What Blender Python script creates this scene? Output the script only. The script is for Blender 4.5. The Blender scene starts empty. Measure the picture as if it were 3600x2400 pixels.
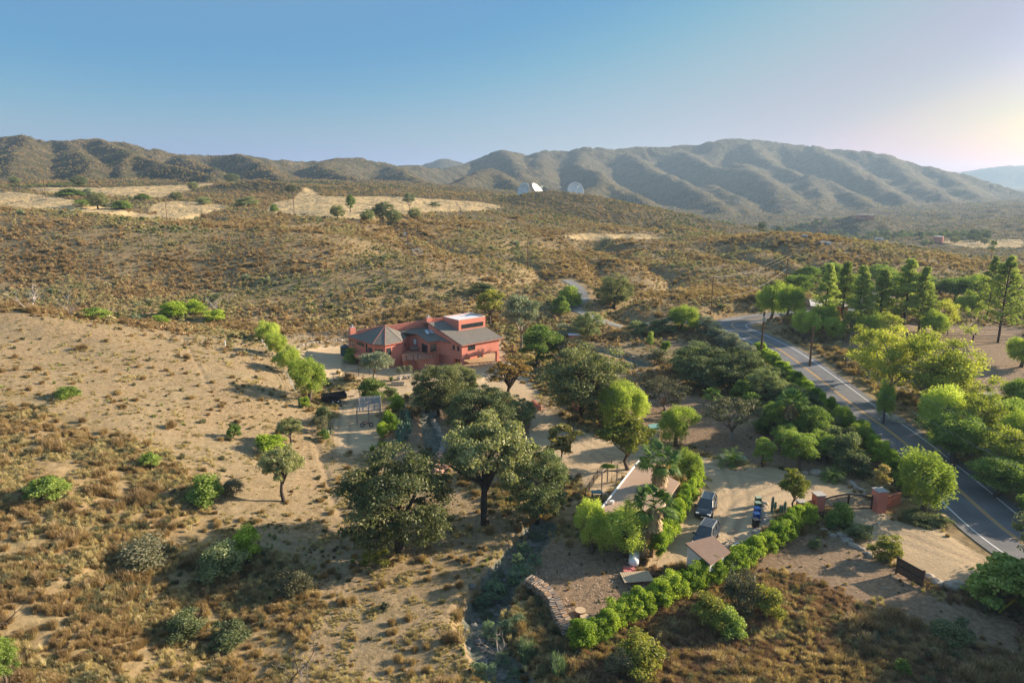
import bpy, bmesh, math, random
import numpy as np
from math import radians as R, sin, cos, pi
C = bpy.context.scene
col = C.collection
# ---------------- camera ----------------
CH = 36.0                        # drone height above the lower driveway
PITCH = R(13.1)
F = 2400.0                       # focal length in photo pixels (photo is 3600 wide)
cd = bpy.data.cameras.new('camera'); cam = bpy.data.objects.new('camera', cd); col.objects.link(cam)
cam.location = (0, 0, CH); cam.rotation_euler = (R(90) - PITCH, 0, 0)
cd.sensor_width = 36; cd.lens = 24; cd.clip_start = .5; cd.clip_end = 30000
C.camera = cam
# ---------------- sky, sun ----------------
SAZ, SEL = R(71), R(19)          # sun azimuth to the right of the view direction, elevation
w = bpy.data.worlds.new('World'); C.world = w; w.use_nodes = True
nt = w.node_tree; bg = nt.nodes['Background']
sky = nt.nodes.new('ShaderNodeTexSky'); sky.sky_type = 'NISHITA'; sky.sun_disc = False
sky.sun_elevation = SEL; sky.sun_rotation = SAZ; sky.air_density = 1.0; sky.dust_density = 1.2; sky.ozone_density = 2.2
# the sky colour goes through tone curves (deeper blue, softer in view; unseen zenith and sun glow raised to add fill)
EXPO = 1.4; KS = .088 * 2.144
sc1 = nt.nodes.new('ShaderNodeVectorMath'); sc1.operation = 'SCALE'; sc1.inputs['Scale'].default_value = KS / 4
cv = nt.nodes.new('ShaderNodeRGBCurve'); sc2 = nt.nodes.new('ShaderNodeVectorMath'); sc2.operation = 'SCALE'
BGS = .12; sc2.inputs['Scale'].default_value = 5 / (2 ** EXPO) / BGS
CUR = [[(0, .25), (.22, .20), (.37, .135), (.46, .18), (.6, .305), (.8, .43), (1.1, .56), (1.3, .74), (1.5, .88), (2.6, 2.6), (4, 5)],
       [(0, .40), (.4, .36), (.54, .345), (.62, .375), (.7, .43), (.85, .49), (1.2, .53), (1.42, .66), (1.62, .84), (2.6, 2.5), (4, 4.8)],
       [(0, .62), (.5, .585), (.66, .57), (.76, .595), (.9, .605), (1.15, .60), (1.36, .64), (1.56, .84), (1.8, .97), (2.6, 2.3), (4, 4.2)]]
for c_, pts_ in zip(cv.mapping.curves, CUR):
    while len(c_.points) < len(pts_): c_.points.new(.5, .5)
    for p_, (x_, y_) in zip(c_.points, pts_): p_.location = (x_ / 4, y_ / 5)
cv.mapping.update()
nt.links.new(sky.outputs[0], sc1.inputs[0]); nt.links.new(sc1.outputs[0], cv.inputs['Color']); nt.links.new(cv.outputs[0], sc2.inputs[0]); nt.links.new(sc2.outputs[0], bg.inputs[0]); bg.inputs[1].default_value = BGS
sl = bpy.data.lights.new('sun', 'SUN'); sl.energy = 4.4; sl.angle = R(.5); sl.color = (1, .83, .64)
so = bpy.data.objects.new('sun', sl); col.objects.link(so); so.rotation_euler = (R(90) - SEL, 0, pi - SAZ)
so.location = (80, 60, 90)
C.view_settings.view_transform = 'Standard'; C.view_settings.look = 'None'
C.view_settings.exposure = EXPO; C.view_settings.gamma = 1
C.render.engine = 'CYCLES'
C.cycles.volume_bounces = 0; C.cycles.max_bounces = 6; C.cycles.transparent_max_bounces = 8
random.seed(7); rng = np.random.default_rng(11)
# ---------------- pixel <-> world ----------------
cp, sp = cos(PITCH), sin(PITCH)
def T(py):                       # slope dz/dY of the sight line through row py
    v = (1200 - py) / F; return (-sp + v * cp) / (cp + v * sp)
def S(px, py):                   # x/Y of the sight line
    v = (1200 - py) / F; return (px - 1800) / F / (cp + v * sp)
def PZ(px, py, z):               # world point on the sight line at height z
    Y = (z - CH) / T(py); return (S(px, py) * Y, Y, z)
def PY(px, py, Y): return (S(px, py) * Y, Y, CH + Y * T(py))
# ---------------- numpy noise ----------------
def _h(i, j, s):
    n = (i.astype(np.int64) * 374761393 + j.astype(np.int64) * 668265263 + s * 974711) & 0xffffffff
    n = ((n ^ (n >> 13)) * 1274126177) & 0xffffffff
    return ((n ^ (n >> 16)) & 0xffff) / 65535.0
def vn(x, y, s=0):
    xi = np.floor(x); yi = np.floor(y); fx = x - xi; fy = y - yi
    fx = fx * fx * (3 - 2 * fx); fy = fy * fy * (3 - 2 * fy)
    a = _h(xi, yi, s); b = _h(xi + 1, yi, s); c = _h(xi, yi + 1, s); d = _h(xi + 1, yi + 1, s)
    return (a * (1 - fx) + b * fx) * (1 - fy) + (c * (1 - fx) + d * fx) * fy
def fbm(x, y, s=0, o=4, g=.5):
    t = 0; a = 1; n = 0
    for k in range(o):
        t = t + a * (vn(x * 2 ** k + 17 * k, y * 2 ** k - 9 * k, s + k) - .5); n += a; a *= g
    return t / n
# ---------------- terrain height field: columns of (distance, photo row) or (distance, None, z) ----------------
N = None
COL = {
 -700: [(20,N,2),(40,N,6),(60,N,9),(90,N,12),(120,N,16),(170,N,9),(300,N,26),(420,N,28),(560,N,38),(700,N,44),(1200,N,50),(7000,N,0)],
 0:    [(20,N,.5),(40,N,2.8),(50,N,5.3),(62,N,7.3),(75,N,8.4),(92,N,9.6),(108,N,11),(120,1085),(130,N,12.2),(160,N,6.5),(190,N,5),(300,735),(340,N,23.5),(420,N,26.3),(560,N,34),(700,N,38),(1200,N,40),(7000,N,0)],
 400:  [(20,N,.3),(42,N,1.1),(54,N,2.9),(66,N,5.4),(80,N,6.6),(98,N,7.7),(124,1140),(135,N,8.5),(160,N,3.5),(190,N,4.1),(290,765),(330,N,20.5),(430,N,25.7),(560,N,33),(700,N,38),(1200,N,40),(7000,N,0)],
 800:  [(20,N,0),(43.5,N,0),(56.5,N,1.2),(70,N,3),(86,N,4),(104,N,5.2),(130,1185),(142,N,5),(165,N,2.2),(190,N,2),(280,800),(320,N,17.5),(420,N,22.8),(560,N,29.7),(700,N,36),(1200,N,40),(7000,N,0)],
 1200: [(20,N,-.3),(43.4,N,0),(58,N,.4),(75,N,.8),(95,N,1),(110,N,1),(128,N,1.6),(160,N,.5),(180,N,2),(270,830),(330,765),(440,715),(560,N,28),(700,N,33),(1200,N,40),(7000,N,0)],
 1600: [(20,N,-.5),(43,N,0),(127,N,.8),(150,N,1.2),(175,N,3),(250,900),(330,800),(450,740),(560,700),(700,N,28),(1200,N,30),(7000,N,0)],
 2000: [(20,N,-.5),(43,N,0),(128,N,.3),(150,N,0),(180,1090),(230,960),(300,870),(400,800),(500,N,12),(650,N,14),(800,N,8),(1200,N,10),(7000,N,0)],
 2400: [(20,N,-.5),(43,N,0),(128,N,-.2),(150,N,.4),(185,1080),(235,970),(300,905),(340,855),(400,822),(470,N,0),(700,N,-14),(1200,N,-20),(7000,N,0)],
 2800: [(20,N,-.5),(43,N,0),(97,N,0),(150,N,0),(170,N,2.5),(200,1035),(260,930),(320,860),(370,N,1),(450,N,-12),(700,N,-28),(900,N,-34),(1200,N,-30),(7000,N,0)],
 3200: [(20,N,-.5),(43,N,0),(90,N,0),(110,N,.8),(128,N,1.2),(160,N,.9),(220,N,1.5),(270,N,-3),(400,960),(600,880),(900,810),(1200,N,-20),(7000,N,0)],
 3600: [(20,N,-.5),(43,N,0),(128,N,1),(200,N,1),(270,N,-4),(400,960),(600,865),(800,800),(1200,N,-10),(7000,N,0)],
 4400: [(20,N,-.5),(43,N,0),(128,N,3),(200,N,4),(300,N,0),(400,N,-10),(600,N,-12),(800,N,0),(1200,N,5),(7000,N,0)],
}
def pchip(xk, yk, x):            # yk (..., K), x (M,) -> (..., M)
    xk = np.asarray(xk, float); yk = np.asarray(yk, float)
    h = np.diff(xk); d = np.diff(yk, axis=-1) / h
    m = np.zeros_like(yk); m[..., 1:-1] = np.where(d[..., 1:] * d[..., :-1] > 0, 2 * d[..., 1:] * d[..., :-1] / (d[..., 1:] + d[..., :-1] + 1e-12), 0)
    m[..., 0] = d[..., 0]; m[..., -1] = d[..., -1]
    i = np.clip(np.searchsorted(xk, x) - 1, 0, len(xk) - 2); t = (x - xk[i]) / h[i]
    return ((2*t**3 - 3*t**2 + 1) * yk[..., i] + (t**3 - 2*t**2 + t) * h[i] * m[..., i] + (3*t**2 - 2*t**3) * yk[..., i+1] + (t**3 - t**2) * h[i] * m[..., i+1])
NS, NY = 760, 900
sv = np.linspace(-1.2, 1.3, NS); lv = np.linspace(math.log(22), math.log(7000), NY); yv = np.exp(lv)
rows = []; sk = []
for px in sorted(COL):
    ys, zs = [], []
    for e in COL[px]:
        ys.append(math.log(e[0])); zs.append(e[2] if e[1] is None else CH + e[0] * T(e[1]))
    rows.append(pchip(ys, zs, lv)); sk.append((px - 1800) / F / .985)
Z = pchip(sk, np.array(rows).T, sv).T.copy()       # (NS, NY)
SX, YY = np.meshgrid(sv, yv, indexing='ij'); XX = SX * YY
# ridges: (px, py, Y) crest points; terrain is lifted to crest - k*distance
RIDGES = [
 (.42,[(-900,520,1000),(-500,500,1050),(-200,482,1080),(0,474,1100),(110,482,1100),(220,488,1120),(330,480,1150),(430,492,1180),(520,520,1200),(590,532,1250),(700,542,1300),(800,535,1300),(900,545,1350),(985,562,1400),(1080,562,1500),(1190,547,1500),(1270,552,1550),(1350,565,1700),(1450,576,1800),(1560,585,2000),(1660,570,2200)]),
 (.40,[(110,482,1100),(60,530,900),(30,590,760)]),
 (.40,[(232,494,1120),(270,533,980),(330,575,820),(300,610,740)]),
 (.42,[(343,483,1150),(470,540,950),(560,568,840),(640,590,800),(745,615,740)]),
 (.42,[(470,540,950),(430,575,850),(425,620,760)]),
 (.40,[(829,538,1300),(907,566,1100),(960,610,900),(1000,640,800)]),
 (.40,[(620,535,1250),(700,580,1000),(760,600,900)]),
 (.38,[(1177,549,1500),(1120,580,1250),(1200,610,1050),(1290,640,900)]),
 (.36,[(1340,565,1700),(1420,600,1350),(1480,640,1100),(1560,665,950)]),
 (.55,[(1480,568,3400),(1560,547,3400),(1620,562,3400)]),
 (.42,[(1640,568,2200),(1700,545,2250),(1768,521,2300),(1850,541,2400),(1900,524,2450),(1990,524,2500),(2050,510,2500),(2170,520,2600),(2300,506,2650),(2400,505,2700),(2510,490,2700),(2620,478,2750),(2730,492,2750),(2850,505,2700),(3000,520,2650),(3100,530,2600),(3180,558,2600),(3300,585,2500),(3400,602,2450),(3500,635,2400),(3600,675,2300),(3900,770,2100),(4400,800,1900)]),
 (.50,[(1768,521,2300),(1812,567,1950),(1832,618,1650),(1955,668,1300)]),
 (.50,[(1890,530,2400),(1900,575,2000),(1880,600,1800)]),
 (.50,[(1725,580,1600),(1640,620,1350),(1560,655,1150)]),
 (.55,[(1725,580,1600),(1800,640,1350),(1830,668,1150)]),
 (.48,[(2047,530,2450),(2025,572,2100),(2105,600,1850),(2113,633,1650),(2220,674,1450),(2338,756,1150)]),
 (.48,[(2120,640,1650),(2050,668,1350)]),
 (.46,[(2200,530,2500),(2287,583,2150),(2400,630,1850),(2480,680,1600),(2560,740,1300)]),
 (.46,[(2400,528,2550),(2502,577,2250),(2655,598,2100),(2706,634,1900),(2767,664,1750),(2800,720,1500)]),
 (.46,[(2604,560,2350),(2665,603,2050),(2726,654,1800),(2757,736,1450)]),
 (.46,[(2500,640,1850),(2600,690,1600),(2640,760,1300)]),
 (.46,[(2620,478,2750),(2716,575,2350),(2900,623,2050),(3002,674,1800),(3114,751,1400),(3237,782,1200)]),
 (.46,[(2850,620,2050),(2890,690,1700),(2850,740,1450)]),
 (.44,[(2850,505,2700),(2976,572,2300),(3063,628,2000),(3216,715,1650),(3320,770,1350)]),
 (.44,[(3100,530,2600),(3200,620,2200),(3330,690,1800),(3460,760,1450)]),
 (.42,[(3300,585,2500),(3400,660,2100),(3560,740,1700)]),
 (.50,[(3200,640,5600),(3380,598,5600),(3500,577,5600),(3600,572,5600),(3900,590,5600)]),
 (.20,[(690,680,600),(780,650,600),(900,637,600),(1010,650,580),(1075,670,560)]),
 (.25,[(1090,668,620),(1150,655,640),(1260,658,640),(1330,690,600)]),
 (.20,[(1650,735,540),(1780,705,580),(1880,676,600),(1950,670,600),(2030,686,590),(2150,722,560),(2280,765,520),(2420,812,440)]),
 (.25,[(2780,830,900),(2834,802,980),(2915,766,1000),(3007,746,1000),(3114,766,1000),(3240,790,1000),(3318,805,960)]),
 (.22,[(3330,812,800),(3410,802,850),(3471,782,880),(3600,776,900),(3900,760,900)]),
 (.20,[(3080,850,640),(3180,832,680),(3300,830,700)]),
 (.12,[(2480,850,330),(2600,842,335),(2760,836,320),(2850,850,310),(2960,890,290),(3040,950,260)]),
]
def seg_d(X, Yv, a, b):
    dx, dy = b[0]-a[0], b[1]-a[1]; t = np.clip(((X-a[0])*dx + (Yv-a[1])*dy) / (dx*dx+dy*dy+1e-9), 0, 1)
    return np.hypot(X-(a[0]+t*dx), Yv-(a[1]+t*dy)), t
wn = fbm(XX/160, YY/160, 5, 4); wn2 = fbm(XX/45, YY/45, 9, 4)
for k, pts in RIDGES:
    W = [PY(*p) for p in pts]
    far = max(p[2] for p in pts)
    sel = YY > min(p[2] for p in pts) * .35
    acc = 0
    for a, b in zip(W, W[1:]):
        d, t = seg_d(XX[sel], YY[sel], a, b); z = a[2] + (b[2]-a[2]) * t
        sc = far / 1800; Ls = math.hypot(b[0]-a[0], b[1]-a[1])
        dd = d * (1 + .6 * wn[sel] + .25*wn2[sel])
        c = z - k * (np.sqrt(dd*dd + (5*sc)**2) - 5*sc)
        if far > 700:
            ph = (acc + t*Ls)/(105*sc) + 8*wn[sel] + 1.8*wn2[sel]; gl = np.abs(vn(ph, dd/(260*sc), 77)-.5)*2; gl2 = np.abs(vn(ph*2.7, dd/(120*sc), 79)-.5)*2
            c -= (.25+1.3*vn(XX[sel]/420, YY[sel]/420, 83))*np.minimum(dd*.10, 24*sc)*(1-gl) + np.minimum(dd*.07, 8*sc)*(1-gl2)
        acc += Ls
        Z[sel] = np.maximum(Z[sel], c)
for lim, it in ((720, 2), (1250, 6)):
    j0 = int(np.searchsorted(yv, lim)); q_ = Z[:, j0:].copy(); kk = np.clip(np.arange(q_.shape[1])/25, 0, 1)[None, :]; o_ = q_.copy()
    for _ in range(it): q_[1:-1, 1:-1] = (q_[1:-1, 1:-1]*2 + q_[2:, 1:-1]*1.5 + q_[:-2, 1:-1]*1.5 + q_[1:-1, 2:]*.5 + q_[1:-1, :-2]*.5) / 6
    Z[:, j0:] = o_*(1-kk) + q_*kk
fade = np.clip((YY - 140) / 200, 0, 1)
mid = np.clip((YY-150)/40, 0, 1)*np.clip((430-YY)/80, 0, 1)
rg = np.abs(vn(XX/36+.9*fbm(XX/60, YY/60, 91, 2)*3, YY/70, 93)-.5)*2
Z -= mid*3.6*np.clip(1-rg*2.4, 0, 1)**1.5
Z += mid*9*fbm(XX/75, YY/75, 95, 2)
fm = np.clip((YY-620)/150, 0, 1); r2 = np.abs(vn(XX/58+2.2*fbm(XX/90, YY/90, 101, 3)*3, YY/110+1.5*fbm(XX/70, YY/70, 103, 2), 105)-.5)*2
Z -= fm*np.clip(YY/1500, .5, 1.6)*5*np.clip(1-r2*2, 0, 1)**1.3
Z += fade * np.minimum(YY, 1200) * .0075 * fbm(XX/38, YY/38, 21, 5)
Z += fade * np.clip(YY/600, 0, 1.5) * 1.2 * fbm(XX/9, YY/9, 31, 3)
# ---------------- lookups on the height field ----------------
def zat(x, y):
    x = np.asarray(x, float); y = np.asarray(y, float)
    a = np.clip((x / y - sv[0]) / (sv[1]-sv[0]), 0, NS-1.001); b = np.clip((np.log(y) - lv[0]) / (lv[1]-lv[0]), 0, NY-1.001)
    i = a.astype(int); j = b.astype(int); fa = a-i; fb = b-j
    return (Z[i, j]*(1-fa) + Z[i+1, j]*fa)*(1-fb) + (Z[i, j+1]*(1-fa) + Z[i+1, j+1]*fa)*fb
def G(px, py):                   # ground point seen at a photo pixel (first hit)
    s = S(px, py); t = T(py); a = min(max((s - sv[0]) / (sv[1]-sv[0]), 0), NS-1.001); i = int(a); f = a-i
    colz = Z[i]*(1-f) + Z[i+1]*f; d = CH + yv*t - colz
    j = np.argmax((d <= 0) & (yv > 26))
    if d[j] > 0: j = NY-1
    j = max(j, 1); q = d[j-1] / (d[j-1]-d[j] + 1e-9) if d[j] <= 0 else 0
    y = yv[j-1] + (yv[j]-yv[j-1]) * min(max(q, 0), 1); return (s*y, y, float(CH + y*t))
def poly_d(X, Yv, pts, w=None):    # distance to polyline + interpolated value
    best = np.full(np.shape(X), 1e9); val = np.zeros(np.shape(X))
    for a, b in zip(pts, pts[1:]):
        d, t = seg_d(X, Yv, a, b); m = d < best; best = np.where(m, d, best); val = np.where(m, a[2]+(b[2]-a[2])*t, val)
    return best, val
def inside(X, Yv, poly):
    r = np.zeros(np.shape(X), bool); n = len(poly)
    for i in range(n):
        (x1, y1), (x2, y2) = poly[i][:2], poly[(i+1) % n][:2]
        if y1 == y2: continue
        c = ((y1 > Yv) != (y2 > Yv)) & (X < (x2-x1)*(Yv-y1)/(y2-y1)+x1); r ^= c
    return r
def sm(pts, n=8):                # catmull-rom through 3D points
    out = []; P = [pts[0]] + list(pts) + [pts[-1]]
    for i in range(1, len(P)-2):
        p0, p1, p2, p3 = map(np.array, P[i-1:i+3])
        for k in range(n):
            t = k/n; out.append(tuple(.5*((2*p1)+(-p0+p2)*t+(2*p0-5*p1+4*p2-p3)*t*t+(-p0+3*p1-3*p2+p3)*t**3)))
    out.append(tuple(P[-1])); return out
# ---------------- road, creek, pads shaped into the height field ----------------
ROADC = [(3900,2090),(3560,1870),(3330,1680),(3150,1535),(3000,1420),(2860,1320),(2740,1240),(2640,1175),(2580,1130),(2585,1105),(2660,1085),(2780,1068)]
rc = [G(*p) for p in ROADC]
rc = [(p[0], p[1], .15 + .012*max(0, p[1]-100)) for p in rc]
rc += [(rc[-1][0]+25, rc[-1][1]+14, 1.2), (rc[-1][0]+60, rc[-1][1]+60, .5)]
ROAD = sm(rc, 10); RW = 4.6
def blend_line(pts, half, soft, dz=0):
    global Z
    xs = [p[0] for p in pts]; ys = [p[1] for p in pts]
    m = (XX > min(xs)-half-soft-2) & (XX < max(xs)+half+soft+2) & (YY > min(ys)-half-soft-2) & (YY < max(ys)+half+soft+2)
    d, v = poly_d(XX[m], YY[m], pts); k = np.clip((d-half)/soft, 0, 1); k = k*k*(3-2*k)
    Z[m] = Z[m]*k + (v+dz)*(1-k)
blend_line(ROAD, RW+.8, 5, -.06)
# side road joining from the left (to the far fields)
LANE = sm([G(*p) for p in [(2600,1118),(2450,1132),(2300,1135),(2150,1140),(2060,1105),(2020,1080),(2055,1050),(2040,1020),(1990,985)]], 8)
LANE = [(p[0], p[1], float(zat(p[0], p[1]))) for p in LANE]
blend_line(LANE, 1.9, 4)
LANE2 = sm([G(*p) for p in [(1480,905),(1465,880),(1440,850),(1425,825),(1400,805),(1340,790)]], 8)
LANE2 = [(p[0], p[1], float(zat(p[0], p[1]))) for p in LANE2]
blend_line(LANE2, 2, 6)
FARL = sm([G(*p) for p in [(3060,905),(3100,925),(3140,945),(3180,960)]], 6)
CREEK = sm([G(*p) for p in [(2060,1215),(2150,1240),(2230,1262),(2260,1275)]], 6)
CREEK2 = sm([G(*p) for p in [(1500,1440),(1520,1520),(1540,1600),(1600,1680),(1700,1760),(1870,1790),(1900,1850),(1850,1920),(1790,1990),(1740,2060),(1700,2130),(1710,2220),(1760,2320),(1800,2400),(1830,2480)]], 6)
def carve(pts, half, depth, soft):
    xs = [p[0] for p in pts]; ys = [p[1] for p in pts]
    m = (XX > min(xs)-12) & (XX < max(xs)+12) & (YY > min(ys)-12) & (YY < max(ys)+12)
    d, v = poly_d(XX[m], YY[m], pts); d = d + 1.2*fbm(XX[m]/3, YY[m]/3, 41, 3)
    k = 1-np.clip((d-half)/soft, 0, 1); Z[m] -= depth*k*k*(3-2*k)
carve(CREEK, .9, .9, 1.2)
carve(CREEK2[:14], .8, .7, 1.4); carve(CREEK2[36:60], .9, .9, 1.2); carve(CREEK2[56:], 1.5, 1.0, 1.2)
# house pad and yard flats
pad = [PZ(*p, 1) for p in [(1195,1330),(1580,1375),(1800,1290),(1760,1200),(1560,1170),(1230,1190)]]
inm = inside(XX, YY, pad); Z[inm] = 1.0; padm = inm.astype(np.float32)
def polyw(pix): return [G(*p) for p in pix]
# ---------------- ground zones, as world polygons ----------------
def dens(pix, n=4):
    out = []
    for a, b in zip(pix, pix[1:]+pix[:1]):
        for k in range(n): out.append(G(a[0]+(b[0]-a[0])*k/n, a[1]+(b[1]-a[1])*k/n))
    return out
ZN = {
 'dirt': [
  [(1560,1380),(1590,1285),(1770,1268),(1850,1295),(1885,1360),(1900,1420),(1990,1490),(2110,1545),(2300,1555),(2480,1610),(2700,1640),(2900,1680),(3050,1740),(3095,1795),(3160,1830),(3290,1850),(3420,1930),(3520,1990),(3420,2070),(3250,2045),(3100,1960),(2990,1880),(2950,1800),(2860,1780),(2740,1800),(2700,1850),(2640,1930),(2560,1990),(2440,2010),(2260,2000),(2300,1950),(2480,1700),(2440,1640),(2370,1600),(2200,1680),(2120,1760),(2020,1680),(1930,1640),(1860,1570),(1860,1500),(1880,1450),(1800,1400),(1700,1370)],
  [(1180,1600),(1170,1500),(1190,1450),(1200,1380),(1280,1340),(1400,1330),(1560,1380),(1420,1400),(1370,1440),(1330,1460),(1340,1540),(1300,1590)],
  [(1040,1240),(1120,1215),(1225,1215),(1250,1250),(1200,1300),(1180,1345),(1130,1330),(1050,1260)],
 ],
 'tan': [
  [(-100,1100),(0,1092),(250,1118),(600,1165),(870,1197),(960,1205),(1040,1330),(1090,1440),(1180,1470),(1180,1600),(1330,1560),(1500,1560),(1520,1640),(1640,1750),(1880,1800),(1780,1940),(1660,2060),(1640,2150),(1690,2300),(1750,2420),(980,2420),(1130,2150),(1050,2000),(780,1850),(640,1640),(420,1520),(150,1430),(-100,1420)],
  [(2050,1200),(2230,1200),(2420,1240),(2330,1290),(2240,1330),(2200,1360),(2080,1300),(2060,1240)],
  [(960,1175),(1240,1180),(1240,1215),(1120,1215),(1000,1250)],
 ],
 'straw': [
  [(80,660),(240,658),(360,660),(500,655),(640,650),(780,642),(690,662),(640,680),(560,695),(440,690),(300,686),(180,680)],
  [(-40,672),(60,676),(150,684),(260,705),(380,728),(500,750),(590,768),(520,775),(400,760),(260,742),(100,735),(-40,722)],
  [(540,715),(620,706),(760,716),(820,728),(760,742),(700,765),(600,772),(520,745)],
  [(930,745),(960,712),(1030,700),(1075,655),(1100,668),(1130,692),(1310,690),(1500,697),(1700,712),(1780,728),(1690,745),(1500,745),(1400,758),(1330,760),(1250,775),(1080,762)],
  [(1960,828),(2060,820),(2150,824),(2260,822),(2345,832),(2290,842),(2190,838),(2080,846),(1990,840)],
  [(3290,850),(3400,842),(3600,842),(3600,870),(3420,872)],
 ],
 'soil': [
  [(2860,1120),(3600,1150),(3700,1440),(3400,1440),(3250,1330),(3000,1250)],
  [(1530,1420),(1900,1460),(1900,1600),(1640,1640),(1480,1560),(1380,1600),(1350,1520),(1480,1460)],
  [(1760,1950),(1950,1900),(2260,1960),(2250,2010),(2480,2030),(2380,2100),(2080,2250),(2010,2240),(1980,2160),(1860,2060)],
  [(2220,1330),(2480,1400),(2660,1480),(2950,1620),(3050,1730),(2700,1640),(2480,1600),(2300,1550),(2200,1450)],
  [(2300,1190),(2620,1230),(2640,1280),(2400,1270)],
  [(2760,1880),(2990,1880),(3100,1960),(3250,2050),(3420,2120),(3600,2180),(3600,2330),(3300,2240),(2950,2080),(2720,2010),(2620,2020)],
  [(2640,1180),(2720,1190),(2980,1400),(3160,1520),(3240,1560),(3180,1590),(3000,1440),(2840,1320)],
 ],
}
zone = {}
NEAR = YY < 1200
for k, polys in ZN.items():
    a = np.zeros(Z.shape, np.float32)
    for p in polys:
        wp = dens(p); xs = [q[0] for q in wp]; ys = [q[1] for q in wp]
        m = (XX > min(xs)) & (XX < max(xs)) & (YY > min(ys)) & (YY < max(ys))
        a[m] = np.maximum(a[m], inside(XX[m], YY[m], wp))
    if k == 'dirt': a = np.maximum(a, padm)
    for _ in range(6 if k != 'straw' else 8):
        a[1:-1, 1:-1] = (a[1:-1, 1:-1]*2 + a[2:, 1:-1] + a[:-2, 1:-1] + a[1:-1, 2:] + a[1:-1, :-2]) / 6
    zone[k] = a
dcr, _ = poly_d(XX, YY, CREEK2[36:]); zone['rock'] = np.clip(1.6-(dcr-.7), 0, 1)
dcr2, _ = poly_d(XX, YY, CREEK2[:14]); dcr3, _ = poly_d(XX, YY, CREEK); zone['rock'] = np.maximum(zone['rock'], np.clip(1.2-(dcr2-.8), 0, 1)*.8); zone['rock'] = np.maximum(zone['rock'], np.clip(1.2-(dcr3-.8), 0, 1))
droad, _ = poly_d(XX, YY, ROAD); dlane, _ = poly_d(XX, YY, LANE)
brush = (1-zone['dirt'])*(1-zone['tan']*.9)*(1-np.minimum(1, zone['straw']*1.25))*(1-zone['soil'])*(1-zone['rock'])*(droad > 6)*(dlane > 3.2)
brush[YY > 1150] = 1
# small relief
near = np.clip((260-YY)/120, 0, 1)
Z += near*brush*(.55*fbm(XX/2.6, YY/2.6, 51, 3) + .7*fbm(XX/11, YY/11, 55, 3))
Z += near*zone['tan']*(1-zone['dirt'])*(.16*fbm(XX/1.4, YY/1.4, 61, 3) + .5*fbm(XX/9, YY/9, 63, 2))
Z += near*zone['dirt']*.04*fbm(XX/2, YY/2, 71, 3)
Z += near*zone['rock']*.5*fbm(XX/.9, YY/.9, 81, 2)
rut = np.zeros(Z.shape, np.float32)
for pix, off, wd_ in [([(3420,1960),(3200,1870),(3060,1835),(2980,1800),(2880,1735),(2700,1680),(2500,1640),(2330,1600),(2150,1590),(2020,1530),(1960,1430),(1860,1350),(1720,1310)],.85,.28),
    ([(3480,2000),(3250,1920),(3080,1850),(2990,1805)],.85,.25), ([(2780,1700),(2650,1740),(2580,1800),(2540,1880),(2480,1950)],.85,.28), ([(2700,1690),(2590,1740),(2520,1780)],.85,.25), ([(2560,1640),(2600,1750),(2560,1860)],.85,.3),
    ([(1200,1600),(1210,1500),(1230,1420),(1290,1370),(1400,1350)],.8,.25), ([(2100,1600),(2150,1650),(2090,1700)],.8,.25),
    ([(1085,1480),(1110,1560),(1140,1640),(1165,1740),(1210,1820)],0,.35), ([(640,1180),(700,1290),(760,1400)],0,.15), ([(850,1200),(890,1290),(940,1360)],0,.2)]:
    W_ = sm([G(*q) for q in pix], 5); xs = [q[0] for q in W_]; ys = [q[1] for q in W_]; m = (XX > min(xs)-3) & (XX < max(xs)+3) & (YY > min(ys)-3) & (YY < max(ys)+3)
    d, _ = poly_d(XX[m], YY[m], W_); rut[m] = np.maximum(rut[m], np.exp(-((d-off)/wd_)**2)); Z[m] -= .05*np.exp(-((d-off)/wd_)**2)*(1 if off else 3)
def smp(a, x, y):
    i = np.clip(((x/y - sv[0])/(sv[1]-sv[0])+.5).astype(int), 0, NS-1); j = np.clip(((np.log(y)-lv[0])/(lv[1]-lv[0])+.5).astype(int), 0, NY-1)
    return a[i, j]
# ---------------- materials ----------------
MAT = {}
def nodes(name):
    m = bpy.data.materials.new(name); m.use_nodes = True; t = m.node_tree; b = t.nodes['Principled BSDF']
    b.inputs['Roughness'].default_value = .85; b.inputs['Specular IOR Level'].default_value = .25; MAT[name] = m; return m, t, b
def nz(t, scale, detail=4, co='Object', rough=.6, dim=None):
    tc = t.nodes.new('ShaderNodeTexCoord'); n = t.nodes.new('ShaderNodeTexNoise'); n.inputs['Scale'].default_value = scale
    n.inputs['Detail'].default_value = detail; n.inputs['Roughness'].default_value = rough; t.links.new(tc.outputs[co], n.inputs['Vector']); return n
def ramp(t, src, stops, mode='LINEAR'):
    r = t.nodes.new('ShaderNodeValToRGB'); r.color_ramp.interpolation = mode; e = r.color_ramp.elements
    while len(e) < len(stops): e.new(.5)
    for q, (p, c) in zip(e, stops): q.position = p; q.color = (*c, 1) if len(c) == 3 else c
    t.links.new(src, r.inputs[0]); return r.outputs[0]
def mix(t, f, a, b, mode='MIX'):
    m = t.nodes.new('ShaderNodeMix'); m.data_type = 'RGBA'; m.blend_type = mode; m.clamp_factor = True
    for i, v in ((0, f), (6, a), (7, b)):
        if hasattr(v, 'links'): t.links.new(v, m.inputs[i])
        else: m.inputs[i].default_value = v if i == 0 else (*v, 1)
    return m.outputs[2]
def math_(t, op, a, b=0, c=None, clamp=False):
    m = t.nodes.new('ShaderNodeMath'); m.operation = op; m.use_clamp = clamp
    for i, v in enumerate((a, b) if c is None else (a, b, c)):
        if hasattr(v, 'links'): t.links.new(v, m.inputs[i])
        else: m.inputs[i].default_value = v
    return m.outputs[0]
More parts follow.
